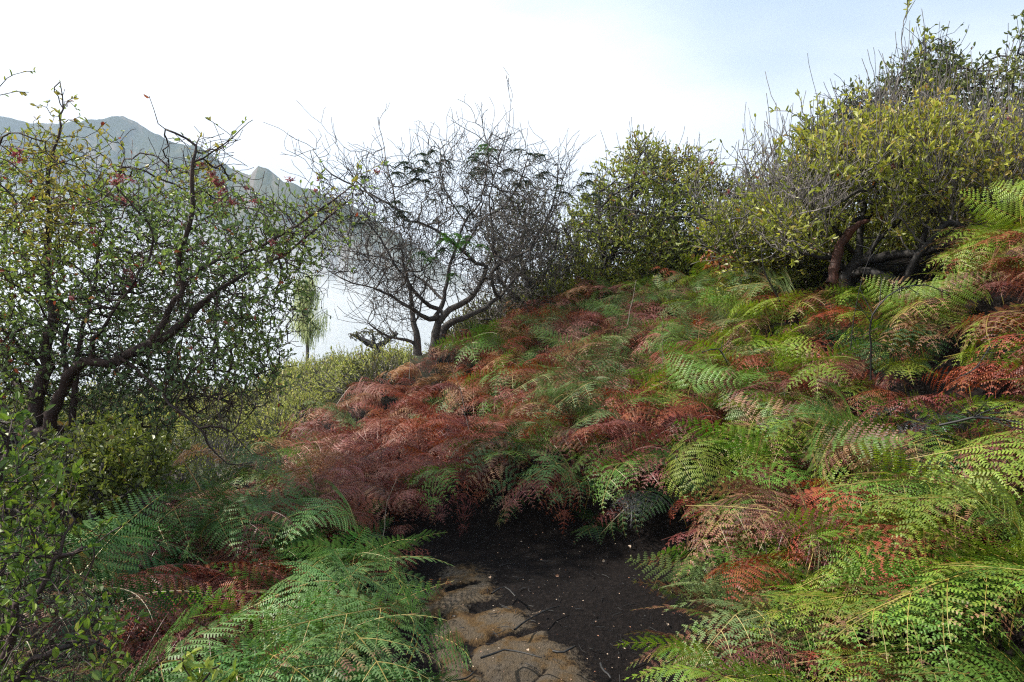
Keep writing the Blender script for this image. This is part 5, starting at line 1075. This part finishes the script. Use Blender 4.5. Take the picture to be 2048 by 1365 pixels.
tag(obj('leaf_crumbs', leaves_mesh('leaf_crumbs', O, np.array(D), Ls, Ls * .6, leaf_mat('crumb', [(0, (.30, .12, .06)), (1, (.5, .4, .3))], .7, .1), r)), 'pale crumbs of dead leaf and grit on the path', 'litter', None, 'stuff')

# ------------------------------------------------------------------ fog and haze
def volume_obj(name, V, Q, dens, label, col=(1.0, 1.0, 1.0)):
    m = bpy.data.materials.new(name); m.use_nodes = True; t = m.node_tree; t.nodes.clear(); o = N(t, 'ShaderNodeOutputMaterial'); v = N(t, 'ShaderNodeVolumePrincipled')
    v.inputs['Color'].default_value = (*((.43, .54, .70) if name == 'haze' else (.84, .87, .90)), 1); v.inputs['Density'].default_value = dens; v.inputs['Anisotropy'].default_value = .2; t.links.new(v.outputs[0], o.inputs['Volume'])
    try: m.cycles.homogeneous_volume = True
    except Exception: pass
    b = obj(name, mesh(name, V, quads=Q, mats=[m])); tag(b, label, 'haze' if name == 'haze' else 'fog', None, 'stuff'); return b
def box(x0, x1, y0, y1, z0, z1):
    V = [(x, y, z) for z in (z0, z1) for y in (y0, y1) for x in (x0, x1)]
    return V, [(0, 2, 3, 1), (4, 5, 7, 6), (0, 1, 5, 4), (2, 6, 7, 3), (0, 4, 6, 2), (1, 3, 7, 5)]
zmin = min(float(mzz.min()), float(Z.min())) - 1; zmax = float(mzz.max()) + 20
def ellipsoid(c, rx_, ry_, rz_, n=48, m=24):
    V = []; Q = []
    for i in range(m + 1):
        th = math.pi * (i + .0) / m; th = min(max(th, .02), math.pi - .02)
        for j in range(n):
            ph = 2 * math.pi * j / n; V.append((c[0] + rx_ * math.sin(th) * math.cos(ph), c[1] + ry_ * math.sin(th) * math.sin(ph), c[2] + rz_ * math.cos(th)))
    for i in range(m):
        for j in range(n): Q.append((i * n + j, (i + 1) * n + j, (i + 1) * n + (j + 1) % n, i * n + (j + 1) % n))
    Q.append(tuple(range(3, -1, -1)))
    return V, Q[:-1]
V, Q = box(min(float(X.min()), float(mxx.min())) - 60, max(float(X.max()), float(mxx.max())) + 60, -90, max(float(Y.max()), float(myy.max())) + 60, zmin - 60, zmax)
volume_obj('haze', V, Q, .00036, 'pale haze in the air between the slope and the mountain')
for (c, a, b_, z_, dn, lab) in [((-300, 430, -90), 800, 240, 96, .0045, 'dense lowest bank of white fog lying in the valley'), ((-320, 440, -90), 800, 250, 116, .0012, 'second layer of fog above the dense valley bank'),
        ((-380, 450, -90), 640, 250, 136, .0009, 'third thinner layer of fog on the lower mountain slope'), ((-460, 460, -80), 460, 240, 150, .0009, 'fourth faint layer of fog on the middle slope'), ((-540, 480, -60), 400, 220, 158, .0008, 'topmost wisp of fog towards the left below the summit')]:
    V, Q = ellipsoid(c, a, b_, z_)
    # close the poles
    n_ = 48; V += [(c[0], c[1], c[2] + z_), (c[0], c[1], c[2] - z_)]; tt = [(j, (j + 1) % n_, len(V) - 2) for j in range(n_)]; k0 = 24 * n_; tt += [(k0 + (j + 1) % n_, k0 + j, len(V) - 1) for j in range(n_)]
    m = volume_obj('valley_fog', V, [*Q], dn, lab); me2 = mesh('valley_fog', V, quads=Q, tris=tt, mats=[m.data.materials[0]]); m.data = me2

# ------------------------------------------------------------------ tell look-alikes apart by where they stand
ORD = ['leftmost', 'second from left', 'third from left', 'fourth from left', 'fifth from left', 'sixth from left', 'seventh from left', 'eighth from left', 'ninth from left', 'tenth from left', 'eleventh from left', 'twelfth from left']
bpy.context.view_layer.update()
sets = {}
for o in S.objects:
    if o.parent is None and 'label' in o and 'kind' not in o: sets.setdefault(o['label'], []).append(o)
def clip16(t):
    return ' '.join(t.split()[:16])
for lab, os_ in sets.items():
    if len(os_) < 2: continue
    os_.sort(key=lambda o: o.location.y); k = max(1, math.ceil(len(os_) / 12)); rows = [os_[i::1][len(os_) * 0:] for i in (0,)]
    rows = [os_[int(len(os_) * i / k):int(len(os_) * (i + 1) / k)] for i in range(k)]
    names = {1: [''], 2: ['front row', 'back row'], 3: ['front row', 'middle row', 'back row']}.get(k, ['front row', 'second row', 'third row', 'fourth row', 'fifth row', 'sixth row', 'seventh row', 'back row'])
    for rn_, row in zip(names, rows):
        row.sort(key=lambda o: o.location.x / max(o.location.y, .5))
        for i, o in enumerate(row):
            pre = ('rightmost' if i == len(row) - 1 else ORD[min(i, 11)]) + (', ' + rn_ if rn_ else '')
            o['label'] = clip16(pre + ', ' + lab)
